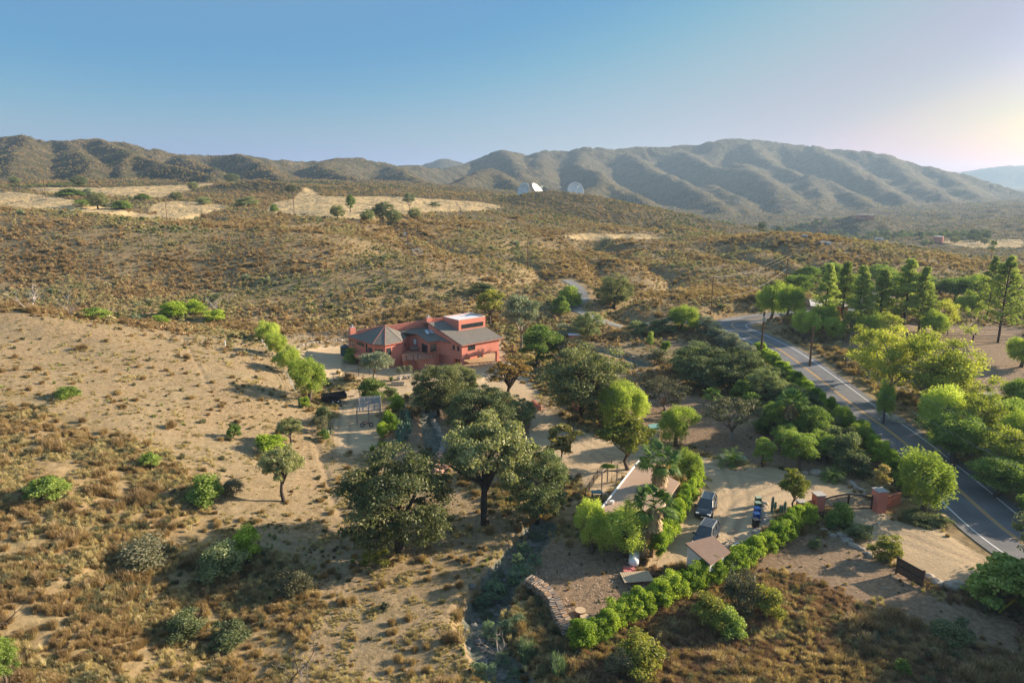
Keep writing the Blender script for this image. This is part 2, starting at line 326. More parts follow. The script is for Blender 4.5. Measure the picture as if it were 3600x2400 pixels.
def bump(t, b, h, s=.3, d=.1):
    n = t.nodes.new('ShaderNodeBump'); n.inputs['Strength'].default_value = s; n.inputs['Distance'].default_value = d
    t.links.new(h, n.inputs['Height']); t.links.new(n.outputs[0], b.inputs['Normal'])
def attr(t, n):
    a = t.nodes.new('ShaderNodeAttribute'); a.attribute_name = n; return a
def plain(name, c, rough=.7, var=.12, scale=6, metal=0, bmp=0, spec=.3):
    m, t, b = nodes(name); n = nz(t, scale)
    o = ramp(t, n.outputs[0], [(.25, tuple(max(0, x*(1-var)) for x in c)), (.75, tuple(min(1, x*(1+var)) for x in c))])
    t.links.new(o, b.inputs['Base Color']); b.inputs['Roughness'].default_value = rough; b.inputs['Metallic'].default_value = metal; b.inputs['Specular IOR Level'].default_value = spec
    if bmp: bump(t, b, n.outputs[0], bmp, .05)
    return m
def ground_mat():
    m, t, b = nodes('ground')
    n1 = nz(t, .9, 6).outputs[0]; n2 = nz(t, .11, 5).outputs[0]; n3 = nz(t, .016, 6).outputs[0]; n4 = nz(t, 6, 4, rough=.7).outputs[0]; n5 = nz(t, .045, 7, rough=.65).outputs[0]; n6 = nz(t, 2.2, 5, rough=.75).outputs[0]
    # brush floor, near
    br = ramp(t, n1, [(.3, (.16,.112,.055)), (.5, (.285,.20,.10)), (.72, (.41,.295,.16))])
    br = mix(t, ramp(t, n2, [(.4, (0,0,0)), (.65, (1,1,1))]), br, ramp(t, n1, [(.3, (.17,.13,.065)), (.6, (.29,.225,.12)), (.8, (.38,.30,.17))]))
    # far chaparral
    hz = attr(t, 'far').outputs['Fac']
    fr = ramp(t, n5, [(.36, (.045,.050,.027)), (.47, (.085,.072,.040)), (.56, (.14,.105,.060)), (.66, (.070,.070,.036))])
    fr = mix(t, ramp(t, n2, [(.45, (0,0,0)), (.62, (.75,.75,.75))]), fr, (.06,.06,.025))
    fr = mix(t, ramp(t, n3, [(.60, (0,0,0)), (.70, (.6,.6,.6))]), fr, (.20,.155,.095))
    c = mix(t, hz, br, fr)
    tan = ramp(t, n6, [(.32, (.09,.065,.035)), (.43, (.235,.170,.092)), (.58, (.35,.255,.145)), (.78, (.46,.345,.20))])
    tan = mix(t, ramp(t, n2, [(.42, (0,0,0)), (.6, (.75,.75,.75))]), tan, ramp(t, n1, [(.35, (.20,.155,.085)), (.65, (.36,.28,.165))]))
    def edge(a, amp=.6, nn=None):
        x = attr(t, a).outputs['Fac']; q = math_(t, 'MULTIPLY_ADD', math_(t, 'SUBTRACT', nn or n1, .5), amp, x)
        return ramp(t, q, [(.35, (0,0,0)), (.65, (1,1,1))])
    c = mix(t, edge('tan', 1.4), c, tan)
    st = ramp(t, n5, [(.35, (.41,.305,.155)), (.65, (.50,.38,.20))])
    wv = t.nodes.new('ShaderNodeTexWave'); wv.inputs['Scale'].default_value = .12; wv.inputs['Distortion'].default_value = 8; wv.inputs['Detail'].default_value = 3
    tc = t.nodes.new('ShaderNodeTexCoord'); t.links.new(tc.outputs['Object'], wv.inputs['Vector'])
    st = mix(t, math_(t, 'MULTIPLY', wv.outputs['Fac'], .22), st, (.36,.26,.14))
    c = mix(t, edge('straw', .45, n2), c, st)
    so_ = ramp(t, n6, [(.3, (.14,.095,.058)), (.55, (.27,.19,.12)), (.8, (.42,.31,.205))])
    c = mix(t, edge('soil', .8), c, so_)
    d1 = ramp(t, n2, [(.35, (.46,.34,.205)), (.65, (.58,.44,.27))]); d1 = mix(t, ramp(t, n4, [(.35, (.0,.0,.0)), (.75, (.35,.35,.35))]), d1, (.36,.27,.17))
    # faint tyre tracks
    tw = t.nodes.new('ShaderNodeTexWave'); tw.wave_type = 'RINGS'; tw.inputs['Scale'].default_value = .28; tw.inputs['Distortion'].default_value = 9; tw.inputs['Detail'].default_value = 4; tw.inputs['Detail Scale'].default_value = .6
    t.links.new(tc.outputs['Object'], tw.inputs['Vector'])
    d1 = mix(t, math_(t, 'MULTIPLY', ramp(t, tw.outputs['Fac'], [(.75, (0,0,0)), (.98, (1,1,1))]), math_(t, 'MULTIPLY', n2, .4)), d1, (.33,.25,.16))
    c = mix(t, edge('dirt', .5), c, d1)
    rt = math_(t, 'MULTIPLY', attr(t, 'rut').outputs['Fac'], ramp(t, n2, [(.3, (.2,.2,.2)), (.6, (.75,.75,.75))]))
    c = mix(t, rt, c, (.27,.20,.13))
    rk = ramp(t, n6, [(.3, (.06,.07,.055)), (.5, (.14,.15,.115)), (.75, (.27,.27,.22))])
    c = mix(t, edge('rock', .8), c, rk)
    t.links.new(c, b.inputs['Base Color']); b.inputs['Roughness'].default_value = .95; b.inputs['Specular IOR Level'].default_value = .1
    h = math_(t, 'ADD', math_(t, 'MULTIPLY', n6, .12), math_(t, 'MULTIPLY', n2, math_(t, 'MULTIPLY', hz, 6)))
    h = math_(t, 'ADD', h, math_(t, 'MULTIPLY', n5, math_(t, 'MULTIPLY', hz, 10)))
    bump(t, b, h, 1, 1)
    return m
# ---------------- object helpers ----------------
def tag(o, label=None, cat=None, group=None, kind=None):
    for k, v in (('label', label), ('category', cat), ('group', group), ('kind', kind)):
        if v: o[k] = v
    return o
def empty(name, loc, label=None, cat=None, group=None, rz=0, sc=1):
    o = bpy.data.objects.new(name, None); col.objects.link(o); o.location = loc; o.rotation_euler.z = rz
    o.empty_display_size = .5
    if sc != 1: o.scale = (sc, sc, sc) if not hasattr(sc, '__len__') else sc
    return tag(o, label, cat, group)
def npmesh(name, V, Fq, mat, attrs=None, smooth=False):
    V = np.asarray(V, np.float32); Fq = np.asarray(Fq, np.int32); me = bpy.data.meshes.new(name); k = Fq.shape[1]; n = len(Fq)
    me.vertices.add(len(V)); me.vertices.foreach_set('co', V.ravel()); me.loops.add(n*k); me.loops.foreach_set('vertex_index', Fq.ravel())
    me.polygons.add(n); me.polygons.foreach_set('loop_start', np.arange(n, dtype=np.int32)*k)
    try: me.polygons.foreach_set('loop_total', np.full(n, k, np.int32))
    except Exception: pass
    me.update(calc_edges=True)
    if smooth: me.polygons.foreach_set('use_smooth', np.ones(n, bool))
    for an, (dom, arr) in (attrs or {}).items():
        a = me.attributes.new(an, 'FLOAT', dom); a.data.foreach_set('value', np.asarray(arr, np.float32).ravel())
    if mat: me.materials.append(mat)
    return me
def link(name, me, parent=None, loc=None):
    o = bpy.data.objects.new(name, me); col.objects.link(o)
    if parent: o.parent = parent
    if loc is not None: o.location = loc
    return o
# terrain mesh
idx = np.arange(NS*NY).reshape(NS, NY)
Fq = np.stack([idx[:-1, :-1], idx[1:, :-1], idx[1:, 1:], idx[:-1, 1:]], -1).reshape(-1, 4)
at_ = {k: ('POINT', v) for k, v in zone.items()}; at_['rut'] = ('POINT', rut); at_['far'] = ('POINT', np.clip((YY-230)/330, 0, 1))
gm = npmesh('ground', np.stack([XX, YY, Z], -1).reshape(-1, 3), Fq, ground_mat(), at_, True)
gr = link('ground', gm); tag(gr, 'dry scrubby ground rising into brown hills and hazy mountains', 'ground', kind='structure')
# ---------------- mesh builder ----------------
class MB:
    def __init__(s): s.v = []; s.f = []
    def add(s, vs, fs):
        o = len(s.v); s.v += [tuple(map(float, q)) for q in vs]; s.f += [tuple(i+o for i in q) for q in fs]; return s
    def box(s, c, d, rz=0, tilt=0):
        x, y, z = (q/2 for q in d); P = []
        for a, b, e in ((-x,-y,-z),(x,-y,-z),(x,y,-z),(-x,y,-z),(-x,-y,z),(x,-y,z),(x,y,z),(-x,y,z)):
            if tilt: b, e = b*cos(tilt)-e*sin(tilt), b*sin(tilt)+e*cos(tilt)
            P.append((c[0]+a*cos(rz)-b*sin(rz), c[1]+a*sin(rz)+b*cos(rz), c[2]+e))
        return s.add(P, [(0,3,2,1),(4,5,6,7),(0,1,5,4),(1,2,6,5),(2,3,7,6),(3,0,4,7)])
    def prism(s, poly, z0, z1):      # z0, z1: number or list per vertex
        n = len(poly); a = z0 if hasattr(z0, '__len__') else [z0]*n; b = z1 if hasattr(z1, '__len__') else [z1]*n
        V = [(p[0], p[1], a[i]) for i, p in enumerate(poly)] + [(p[0], p[1], b[i]) for i, p in enumerate(poly)]
        ar = sum(poly[i][0]*poly[(i+1)%n][1]-poly[(i+1)%n][0]*poly[i][1] for i in range(n))
        Fs = [tuple(range(n))[::-1], tuple(range(n, 2*n))] + [(i, (i+1)%n, n+(i+1)%n, n+i) for i in range(n)]
        if ar < 0: Fs = [q[::-1] for q in Fs]
        return s.add(V, Fs)
    def slab(s, pts, th):            # thick sheet below a 3D polygon
        n = len(pts); V = list(pts) + [(p[0], p[1], p[2]-th) for p in pts]
        return s.add(V, [tuple(range(n)), tuple(range(n, 2*n))[::-1]] + [(i, n+i, n+(i+1)%n, (i+1)%n) for i in range(n)])
    def tube(s, pts, r, n=6, cap=True):
        pts = [np.array(p, float) for p in pts]; m = len(pts); rr = r if hasattr(r, '__len__') else [r]*m; V = []; Fs = []
        for i, p in enumerate(pts):
            d = pts[min(i+1, m-1)] - pts[max(i-1, 0)]; d = d/(np.linalg.norm(d)+1e-9)
            u = np.cross(d, (0, 0, 1)) if abs(d[2]) < .95 else np.cross(d, (1, 0, 0)); u /= np.linalg.norm(u); w_ = np.cross(d, u)
            for k in range(n): V.append(p + rr[i]*(u*cos(2*pi*k/n) + w_*sin(2*pi*k/n)))
        for i in range(m-1):
            for k in range(n): Fs.append((i*n+k, i*n+(k+1)%n, (i+1)*n+(k+1)%n, (i+1)*n+k))
        if cap: Fs += [tuple(range(n)), tuple(range((m-1)*n, m*n))[::-1]]
        return s.add(V, Fs)
    def mesh(s, name, mat, smooth=False, off=None):
        me = bpy.data.meshes.new(name); v = s.v if off is None else [(a-off[0], b-off[1], c-off[2]) for a, b, c in s.v]
        me.from_pydata(v, [], s.f); me.update()
        bm = bmesh.new(); bm.from_mesh(me); bmesh.ops.recalc_face_normals(bm, faces=bm.faces); bm.to_mesh(me); bm.free()
        if smooth: me.polygons.foreach_set('use_smooth', np.ones(len(me.polygons), bool))
        me.materials.append(mat); return me
    def build(s, name, mat, parent=None, world=False, smooth=False, loc=None, bevel=0):
        off = tuple(parent.location) if (parent and world) else loc
        o = link(name, s.mesh(name, mat, smooth, off), parent, loc)
        if bevel:
            b = o.modifiers.new('bevel', 'BEVEL'); b.width = bevel; b.segments = 2; b.limit_method = 'ANGLE'
        return o
# ---------------- road sheets ----------------
def ribbon(pts, off0, off1, dz, x=None):
    P = np.array(pts); d = np.gradient(P[:, :2], axis=0); d /= np.linalg.norm(d, axis=1)[:, None]; n = np.stack([-d[:, 1], d[:, 0]], 1)
    a = P[:, :2]+n*off0; b = P[:, :2]+n*off1; V = []; 
    for i in range(len(P)): V += [(a[i][0], a[i][1], P[i][2]+dz), (b[i][0], b[i][1], P[i][2]+dz)]
    return V, [(2*i, 2*i+1, 2*i+3, 2*i+2) for i in range(len(P)-1)]
def asphalt():
    m, t, b = nodes('asphalt'); n = nz(t, 30, 3, rough=.8).outputs[0]; n2 = nz(t, .25, 4).outputs[0]; n3 = nz(t, 1.1, 5).outputs[0]
    c = ramp(t, n2, [(.38, (.10,.103,.108)), (.62, (.17,.17,.17))]); c = mix(t, ramp(t, n3, [(.45, (0,0,0)), (.7, (.5,.5,.5))]), c, (.17,.165,.16)); c = mix(t, .25, c, ramp(t, n, [(.4, (.04,.04,.04)), (.6, (.3,.3,.3))]))
    t.links.new(c, b.inputs['Base Color']); b.inputs['Roughness'].default_value = .75; bump(t, b, n, .3, .01); return m
AS = asphalt()
def strip(name, pts, o0, o1, dz, mat, **k):
    V, Fs = ribbon(pts, o0, o1, dz); mb = MB().add(V, Fs); o = mb.build(name, mat); tag(o, **k); return o
RD = sm([(p[0], p[1], p[2]) for p in ROAD], 2)
strip('road', RD, -RW, RW, .02, AS, kind='structure', label='two lane asphalt road curving along the hedge')
PW = plain('road_paint', (.72,.72,.70), .6, .15, 3); PYL = plain('yellow_paint', (.70,.40,.10), .6, .15, 3)
for o0 in (-3.45, 3.32): strip('road_edge_line', RD, o0, o0+.16, .028, PW, kind='structure')
for o0 in (-.22, .08): strip('road_centre_line', RD, o0, o0+.13, .028, PYL, kind='structure')
strip('lane', sm(LANE, 2), -1.6, 1.6, .12, plain('old_asphalt', (.22,.215,.20), .9, .2, 1.2), kind='structure', label='narrow pale lane winding uphill')
strip('lane', sm(LANE2, 2), -1.9, 1.9, .2, MAT['old_asphalt'], kind='structure', label='narrow pale lane on the far slope')
# ---------------- leaf materials ----------------
def leafmat(name, dark, light, tr=.35, hue=.0, tip=None):
    m, t, b = nodes(name); t.nodes.remove(b); out = t.nodes['Material Output']
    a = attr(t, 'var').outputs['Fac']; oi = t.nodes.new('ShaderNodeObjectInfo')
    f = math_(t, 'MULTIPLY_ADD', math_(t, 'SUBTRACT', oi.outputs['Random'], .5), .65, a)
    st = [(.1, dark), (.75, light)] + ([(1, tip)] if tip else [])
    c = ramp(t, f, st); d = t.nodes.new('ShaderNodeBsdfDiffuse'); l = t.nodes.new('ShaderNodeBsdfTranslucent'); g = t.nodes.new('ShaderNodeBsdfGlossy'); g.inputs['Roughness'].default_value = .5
    t.links.new(c, d.inputs[0]); c2 = mix(t, 1.0, c, (1.0, 1.1, .55), 'MULTIPLY'); t.links.new(c2, l.inputs[0])
    g.inputs[0].default_value = (.5, .5, .5, 1)
    x = t.nodes.new('ShaderNodeMixShader'); x.inputs[0].default_value = tr; t.links.new(d.outputs[0], x.inputs[1]); t.links.new(l.outputs[0], x.inputs[2])
    y = t.nodes.new('ShaderNodeMixShader'); y.inputs[0].default_value = .03; t.links.new(x.outputs[0], y.inputs[1]); t.links.new(g.outputs[0], y.inputs[2])
    t.links.new(y.outputs[0], out.inputs[0]); return m
LM = {
 'oak': leafmat('oak_leaf', (.12,.135,.055), (.36,.365,.165), .38, tip=(.50,.49,.25)),
 'oakdark': leafmat('dark_oak_leaf', (.095,.12,.055), (.29,.33,.145), .36, tip=(.42,.45,.22)),
 'pepper': leafmat('pepper_leaf', (.25,.325,.06), (.57,.64,.13), .5, tip=(.70,.73,.22)),
 'green': leafmat('green_leaf', (.13,.205,.045), (.35,.44,.10), .45, tip=(.48,.55,.15)),
 'hedge': leafmat('hedge_leaf', (.12,.22,.025), (.46,.56,.07), .5, tip=(.72,.74,.16)),
 'yellow': leafmat('yellow_leaf', (.15,.17,.03), (.38,.37,.08), .45, tip=(.50,.44,.12)),
 'feather': leafmat('feathery_leaf', (.26,.29,.05), (.58,.58,.12), .5, tip=(.68,.62,.16)),
 'orange': leafmat('autumn_leaf', (.16,.11,.03), (.42,.26,.08), .35, tip=(.45,.24,.08)),
 'peach': leafmat('peach_leaf', (.24,.22,.07), (.58,.43,.18), .4, tip=(.60,.50,.2)),
 'grey': leafmat('grey_green_leaf', (.17,.20,.12), (.36,.39,.25), .25, tip=(.38,.40,.27)),
 'olive': leafmat('dull_olive_leaf', (.11,.105,.06), (.24,.23,.13), .25, tip=(.30,.28,.17)),
 'pine': leafmat('pine_needle', (.19,.24,.06), (.48,.54,.15), .5, tip=(.58,.62,.22)),
 'palm': leafmat('palm_frond', (.045,.09,.02), (.15,.24,.05), .3, tip=(.25,.34,.09)),
 'deadfrond': leafmat('dead_frond', (.24,.15,.07), (.50,.36,.19), .2),
 'dry': leafmat('dry_brush', (.27,.18,.095), (.55,.395,.22), .4, tip=(.68,.54,.34)),
 'straw': leafmat('dry_grass', (.36,.28,.14), (.64,.52,.28), .4, tip=(.72,.60,.36)),
 'cactus': leafmat('cactus_pad', (.12,.20,.14), (.26,.36,.26), .05, tip=(.38,.46,.35)),
 'whitebloom': leafmat('pale_bloom_leaf', (.16,.18,.11), (.42,.43,.32), .3, tip=(.75,.72,.62)),
 'pink': leafmat('pink_bloom_leaf', (.12,.18,.04), (.30,.34,.09), .35, tip=(.70,.38,.55)),
 'creekgreen': leafmat('creek_leaf', (.10,.15,.09), (.24,.33,.18), .3, tip=(.30,.38,.2)),
}
def bark(name, c): 
    m = plain(name, c, .9, .35, 9, bmp=.6, spec=.1); return m
BK = bark('bark', (.13,.10,.078)); BKD = bark('dark_bark', (.07,.055,.045)); BKG = bark('grey_bark', (.30,.26,.22)); BKP = bark('palm_bark', (.20,.15,.10))
# ---------------- foliage generators ----------------
def rdir(n, g=rng):
    v = g.normal(size=(n, 3)); return v/np.linalg.norm(v, axis=1)[:, None]
def quads(P, Nn, size, asp=1.7, g=rng, up=None):
    n = len(P); r = rdir(n, g) if up is None else up; a = np.cross(Nn, r); a /= np.linalg.norm(a, axis=1)[:, None]+1e-9; b = np.cross(Nn, a)
    s = size[:, None]
    V = np.stack([P-a*s*.5, P+b*s*.5*asp, P+a*s*.5, P-b*s*.5*asp], 1).reshape(-1, 3)
    return V, np.arange(n*4).reshape(n, 4)
def blobs(cs, rs, per, leaf, squash=.75, shell=.45, droop=0, seed=0, jitter=.25):
    g = np.random.default_rng(seed); V = []; A = []
    k = len(cs); cv = g.uniform(.15, .6, k)
    idx_ = np.repeat(np.arange(k), per); n = len(idx_); d = rdir(n, g); d[:, 2] = np.where(d[:, 2] < -.3, -d[:, 2], d[:, 2])
    rad = g.uniform(0, 1, n)**shell; P = np.asarray(cs)[idx_] + d*(rad*np.asarray(rs)[idx_])[:, None]*np.array([1, 1, squash])
    if droop:
        e = g.uniform(0, 1, n); P[:, 2] -= droop*e*np.asarray(rs)[idx_]
    Nn = d*.8 + rdir(n, g)*.8; Nn /= np.linalg.norm(Nn, axis=1)[:, None]
    size = leaf*g.uniform(.6, 1.35, n)
    up = None
    if droop: up = np.tile([0, 0, 1.], (n, 1)) + rdir(n, g)*.5; up = np.cross(Nn, up)
    Vq, Fq_ = quads(P, Nn, size, 1.7 if not droop else 2.6, g, up if droop else None)
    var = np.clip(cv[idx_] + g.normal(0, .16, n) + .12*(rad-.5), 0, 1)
    return Vq, Fq_, var
def crown_centres(n, rx, rz, zc, seed, cut=-.45, lump=.25):
    g = np.random.default_rng(seed); out = []
    while len(out) < n:
        d = rdir(1, g)[0]
        if d[2] < cut: continue
        r = g.uniform(.45, 1)**.6*(1-lump*vn(np.array([d[0]*2.2+9]), np.array([d[1]*2.2+d[2]*1.7+5]), seed)[0]*1.3)
        out.append((d[0]*rx*r, d[1]*rx*r, zc+d[2]*rz*r))
    return np.array(out)
PR = {}
def limbs(cs, h0, r0, seed, nl=7, zc=0, lean=(0, 0)):
    g = random.Random(seed); mb = MB(); top = (lean[0], lean[1], h0)
    mid = (lean[0]*.4+g.uniform(-.03, .03), lean[1]*.4+g.uniform(-.03, .03), h0*.5)
    mb.tube([(0, 0, -.06), (0, 0, .02), mid, top], [r0*1.5, r0*1.15, r0*.9, r0*.75], 8)
    o = sorted(range(len(cs)), key=lambda i: g.random())[:nl]
    for i in o:
        e = np.array(cs[i]); s_ = np.array(top)*1.0; s_[2] *= g.uniform(.8, 1); m = s_*.5+e*.5; m += np.array([g.uniform(-.06, .06), g.uniform(-.06, .06), g.uniform(-.02, .08)])
        m2 = m*.45+e*.55 + np.array([g.uniform(-.05, .05), g.uniform(-.05, .05), .02])
        mb.tube([s_, m, m2, e], [r0*.6, r0*.38, r0*.25, r0*.08], 5)
        for _ in range(2):
            e2 = m + np.array([g.uniform(-.3, .3), g.uniform(-.3, .3), g.uniform(0, .25)]); mb.tube([m, (m+e2)/2+np.array([0, 0, .03]), e2], [r0*.25, r0*.16, r0*.05], 4)
    return mb
def proto(name, lm, cs, rs, per, leaf, bk, h0, r0, seed, nl=7, lean=(0, 0), **kw):
    V, Fs, var = blobs(cs, rs, per, leaf, seed=seed, **kw)
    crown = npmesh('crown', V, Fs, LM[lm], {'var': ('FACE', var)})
    tr = limbs(cs, h0, r0, seed, nl, lean=lean).mesh('trunk', bk, True) if bk else None
    PR.setdefault(name, []).append((crown, tr, max(np.ptp(V[:, 0]), np.ptp(V[:, 1]))*.95, float(np.percentile(V[:, 2], 99.5))))
cs = crown_centres(105, .50, .34, .64, 7, -.5, .35); proto('trunkoak', 'oak', cs, np.random.default_rng(1).uniform(.06, .12, 105), 200, .0150, BKD, .36, .036, 1, 12, shell=.5)
# unit trees: about 1 high
for sd in (1, 2, 3):
    for nm, lm in (('oak', 'oak'), ('darkoak', 'oakdark')):
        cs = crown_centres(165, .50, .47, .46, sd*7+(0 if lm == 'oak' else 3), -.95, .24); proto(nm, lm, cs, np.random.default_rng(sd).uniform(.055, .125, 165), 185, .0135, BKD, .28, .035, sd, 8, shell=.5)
for sd in (1, 2):
    cs = crown_centres(95, .46, .44, .54, sd*5+1, -.9, .4); proto('pepper', 'pepper', cs, np.random.default_rng(sd).uniform(.07, .13, 95), 190, .0125, BK, .35, .04, sd, 6, droop=1.3)
    cs = crown_centres(60, .44, .46, .50, sd*5+2, -.95, .5); proto('green', 'green', cs, np.random.default_rng(sd).uniform(.08, .15, 60), 260, .016, BK, .3, .035, sd, 6)
    cs = crown_centres(70, .46, .46, .52, sd*5+3, -.95, .6); proto('feather', 'feather', cs, np.random.default_rng(sd).uniform(.07, .13, 70), 170, .0125, BKG, .2, .028, sd, 14, shell=.8)
    cs = crown_centres(55, .42, .40, .57, sd*5+4, -.8, .6); proto('yellow', 'yellow', cs, np.random.default_rng(sd).uniform(.07, .12, 55), 170, .019, BK, .25, .022, sd, 10, shell=.7)
    cs = crown_centres(60, .50, .36, .6, sd*5+9, -.5, .6); proto('orange', 'orange', cs, np.random.default_rng(sd).uniform(.05, .10, 60), 85, .022, BKD, .3, .03, sd, 14, shell=.7, squash=.4)
    cs = crown_centres(70, .42, .36, .62, sd*5+6, -.7, .5); proto('grey', 'grey', cs, np.random.default_rng(sd).uniform(.07, .12, 70), 110, .018, BKG, .3, .022, sd, 8, shell=.6)
    cs = crown_centres(60, .48, .40, .55, sd*5+8, -.7, .5); proto('olive', 'olive', cs, np.random.default_rng(sd).uniform(.06, .12, 60), 100, .016, BKG, .2, .022, sd, 12, shell=.8)
cs = crown_centres(28, .30, .42, .55, 77, -1, .5); proto('peach', 'peach', cs, [.09]*28, 60, .04, BKG, .3, .014, 5, 8, shell=.8)
# low shrubs (crown reaches the ground)
def shrub(nm, lm, n, per, leaf, seed, rz=.75, zc=.28, sq=.8, rr=(.12, .22), up=0):
    cs = crown_centres(n, .42, rz*.9, zc, seed, -.35, .4); cs[:, 2] = np.maximum(cs[:, 2], .05)
    V, Fs, var = blobs(cs, np.random.default_rng(seed).uniform(*rr, n), int(per*2.4), leaf*.62, squash=sq, seed=seed, shell=.5)
    V = V[:]; V[:, 2] = np.maximum(V[:, 2], -.08)
    me = npmesh('foliage', V, Fs, LM[lm], {'var': ('FACE', var)})
    st = limbs(cs, .15, .02, seed, 5).mesh('stem', BK, True)
    PR.setdefault(nm, []).append((me, st, max(np.ptp(V[:, 0]), np.ptp(V[:, 1]))*.95, float(np.percentile(V[:, 2], 99))))
for sd in (1, 2):
    shrub('bush', 'green', 26, 85, .06, sd+20); shrub('brightbush', 'hedge', 26, 90, .055, sd+30); shrub('darkbush', 'oakdark', 30, 90, .045, sd+40)
    shrub('greybush', 'grey', 26, 80, .045, sd+50); shrub('olivebush', 'olive', 26, 80, .04, sd+60); shrub('bloombush', 'whitebloom', 30, 95, .045, sd+70)
    shrub('pinkbush', 'pink', 34, 90, .045, sd+80); shrub('yellowbush', 'yellow', 26, 85, .05, sd+90)
# blades: dry brush / grass
def blades(nm, lm, n, seed, h=1, spread=.5, wdt=.018, curve=.3, clumps=7):
    g = np.random.default_rng(seed); c = g.normal(0, spread*.45, (clumps, 2)); k = g.integers(0, clumps, n)
    ang = g.uniform(0, 2*pi, n); tilt = g.uniform(.05, 1.0, n)**.8; L = g.uniform(.45, 1, n)*h*(1-.35*tilt)
    b = np.column_stack([c[k]+g.normal(0, .07, (n, 2)), np.full(n, -.03)])
    dx = np.column_stack([np.cos(ang), np.sin(ang)]); m = b.copy(); m[:, :2] += dx*(tilt*L*.35)[:, None]; m[:, 2] += L*.6
    e = b.copy(); e[:, :2] += dx*(tilt*L*(.6+curve))[:, None]; e[:, 2] += L*(1-.35*tilt*curve)
    sd = np.column_stack([-np.sin(ang+g.uniform(-1, 1, n)), np.cos(ang), np.zeros(n)])*wdt
    V = np.stack([b-sd*.6, b+sd*.6, m+sd, m-sd], 1).reshape(-1, 3); V2 = np.stack([m-sd, m+sd, e+sd*.5, e-sd*.5], 1).reshape(-1, 3)
    V = np.vstack([V, V2]); Fs = np.arange(len(V)).reshape(-1, 4); var = np.clip(np.tile(g.uniform(.1, .6, clumps)[k]+g.normal(0, .15, n), 2), 0, 1)
    me = npmesh('foliage', V, Fs, LM[lm], {'var': ('FACE', var)}); PR.setdefault(nm, []).append((me, None, float(np.ptp(V[:, 0])), float(V[:, 2].max())))
for sd in (1, 2, 3):
    blades('drybrush', 'dry', 420, sd, wdt=.014); blades('grass', 'straw', 220, sd+5, h=.7, wdt=.014)
blades('sage', 'grey', 420, 31, wdt=.016); blades('yuccaplant', 'green', 150, 35, h=.8, spread=.12, wdt=.02, curve=.1, clumps=1)
blades('fuzz', 'dry', 620, 51, h=.62, wdt=.0095, spread=.35, clumps=3, curve=.15); blades('fuzz', 'dry', 620, 52, h=.62, wdt=.0095, spread=.5, clumps=4, curve=.2); blades('fuzzolive', 'olive', 560, 53, h=.62, wdt=.010, spread=.35, clumps=3, curve=.15); blades('fuzzstraw', 'straw', 520, 54, h=.5, wdt=.009, spread=.6, clumps=6, curve=.3)
blades('creekweed', 'creekgreen', 420, 33, wdt=.02, spread=.8)
def pine(seed, lm='pine', full=1.0):
    g = np.random.default_rng(seed); cs = []; rs = []; mb = MB(); mb.tube([(0, 0, -.03), (.01, 0, .4), (0, .01, .8), (0, 0, 1)], [.022, .017, .01, .003], 7)
    for z in np.linspace(.2, .97, 26):
        R_ = (.25*full)*(1-((z-.2)/.8)**1.4)*g.uniform(.75, 1.15)+.02
        for k in range(g.integers(4, 7)):
            a = g.uniform(0, 2*pi); L = R_*g.uniform(.6, 1.15); e = (cos(a)*L, sin(a)*L, z+L*.18); mb.tube([(0, 0, z-.02), e], [.004, .001], 3)
            for f in (.45, .75, 1): cs.append((e[0]*f, e[1]*f, z+L*.18*f)); rs.append(.032*g.uniform(.7, 1.3)*(.7+f*.4))
    V, Fs, var = blobs(np.array(cs), np.array(rs)*1.45, 48, .0125, seed=seed, squash=.7, shell=.6)
    PR.setdefault('pine' if full == 1 else 'bigpine', []).append((npmesh('crown', V, Fs, LM[lm], {'var': ('FACE', var)}), mb.mesh('trunk', BKD, True), float(np.ptp(V[:, 0])), 1.0))
pine(3); pine(8); pine(5, 'pine', 2.1)
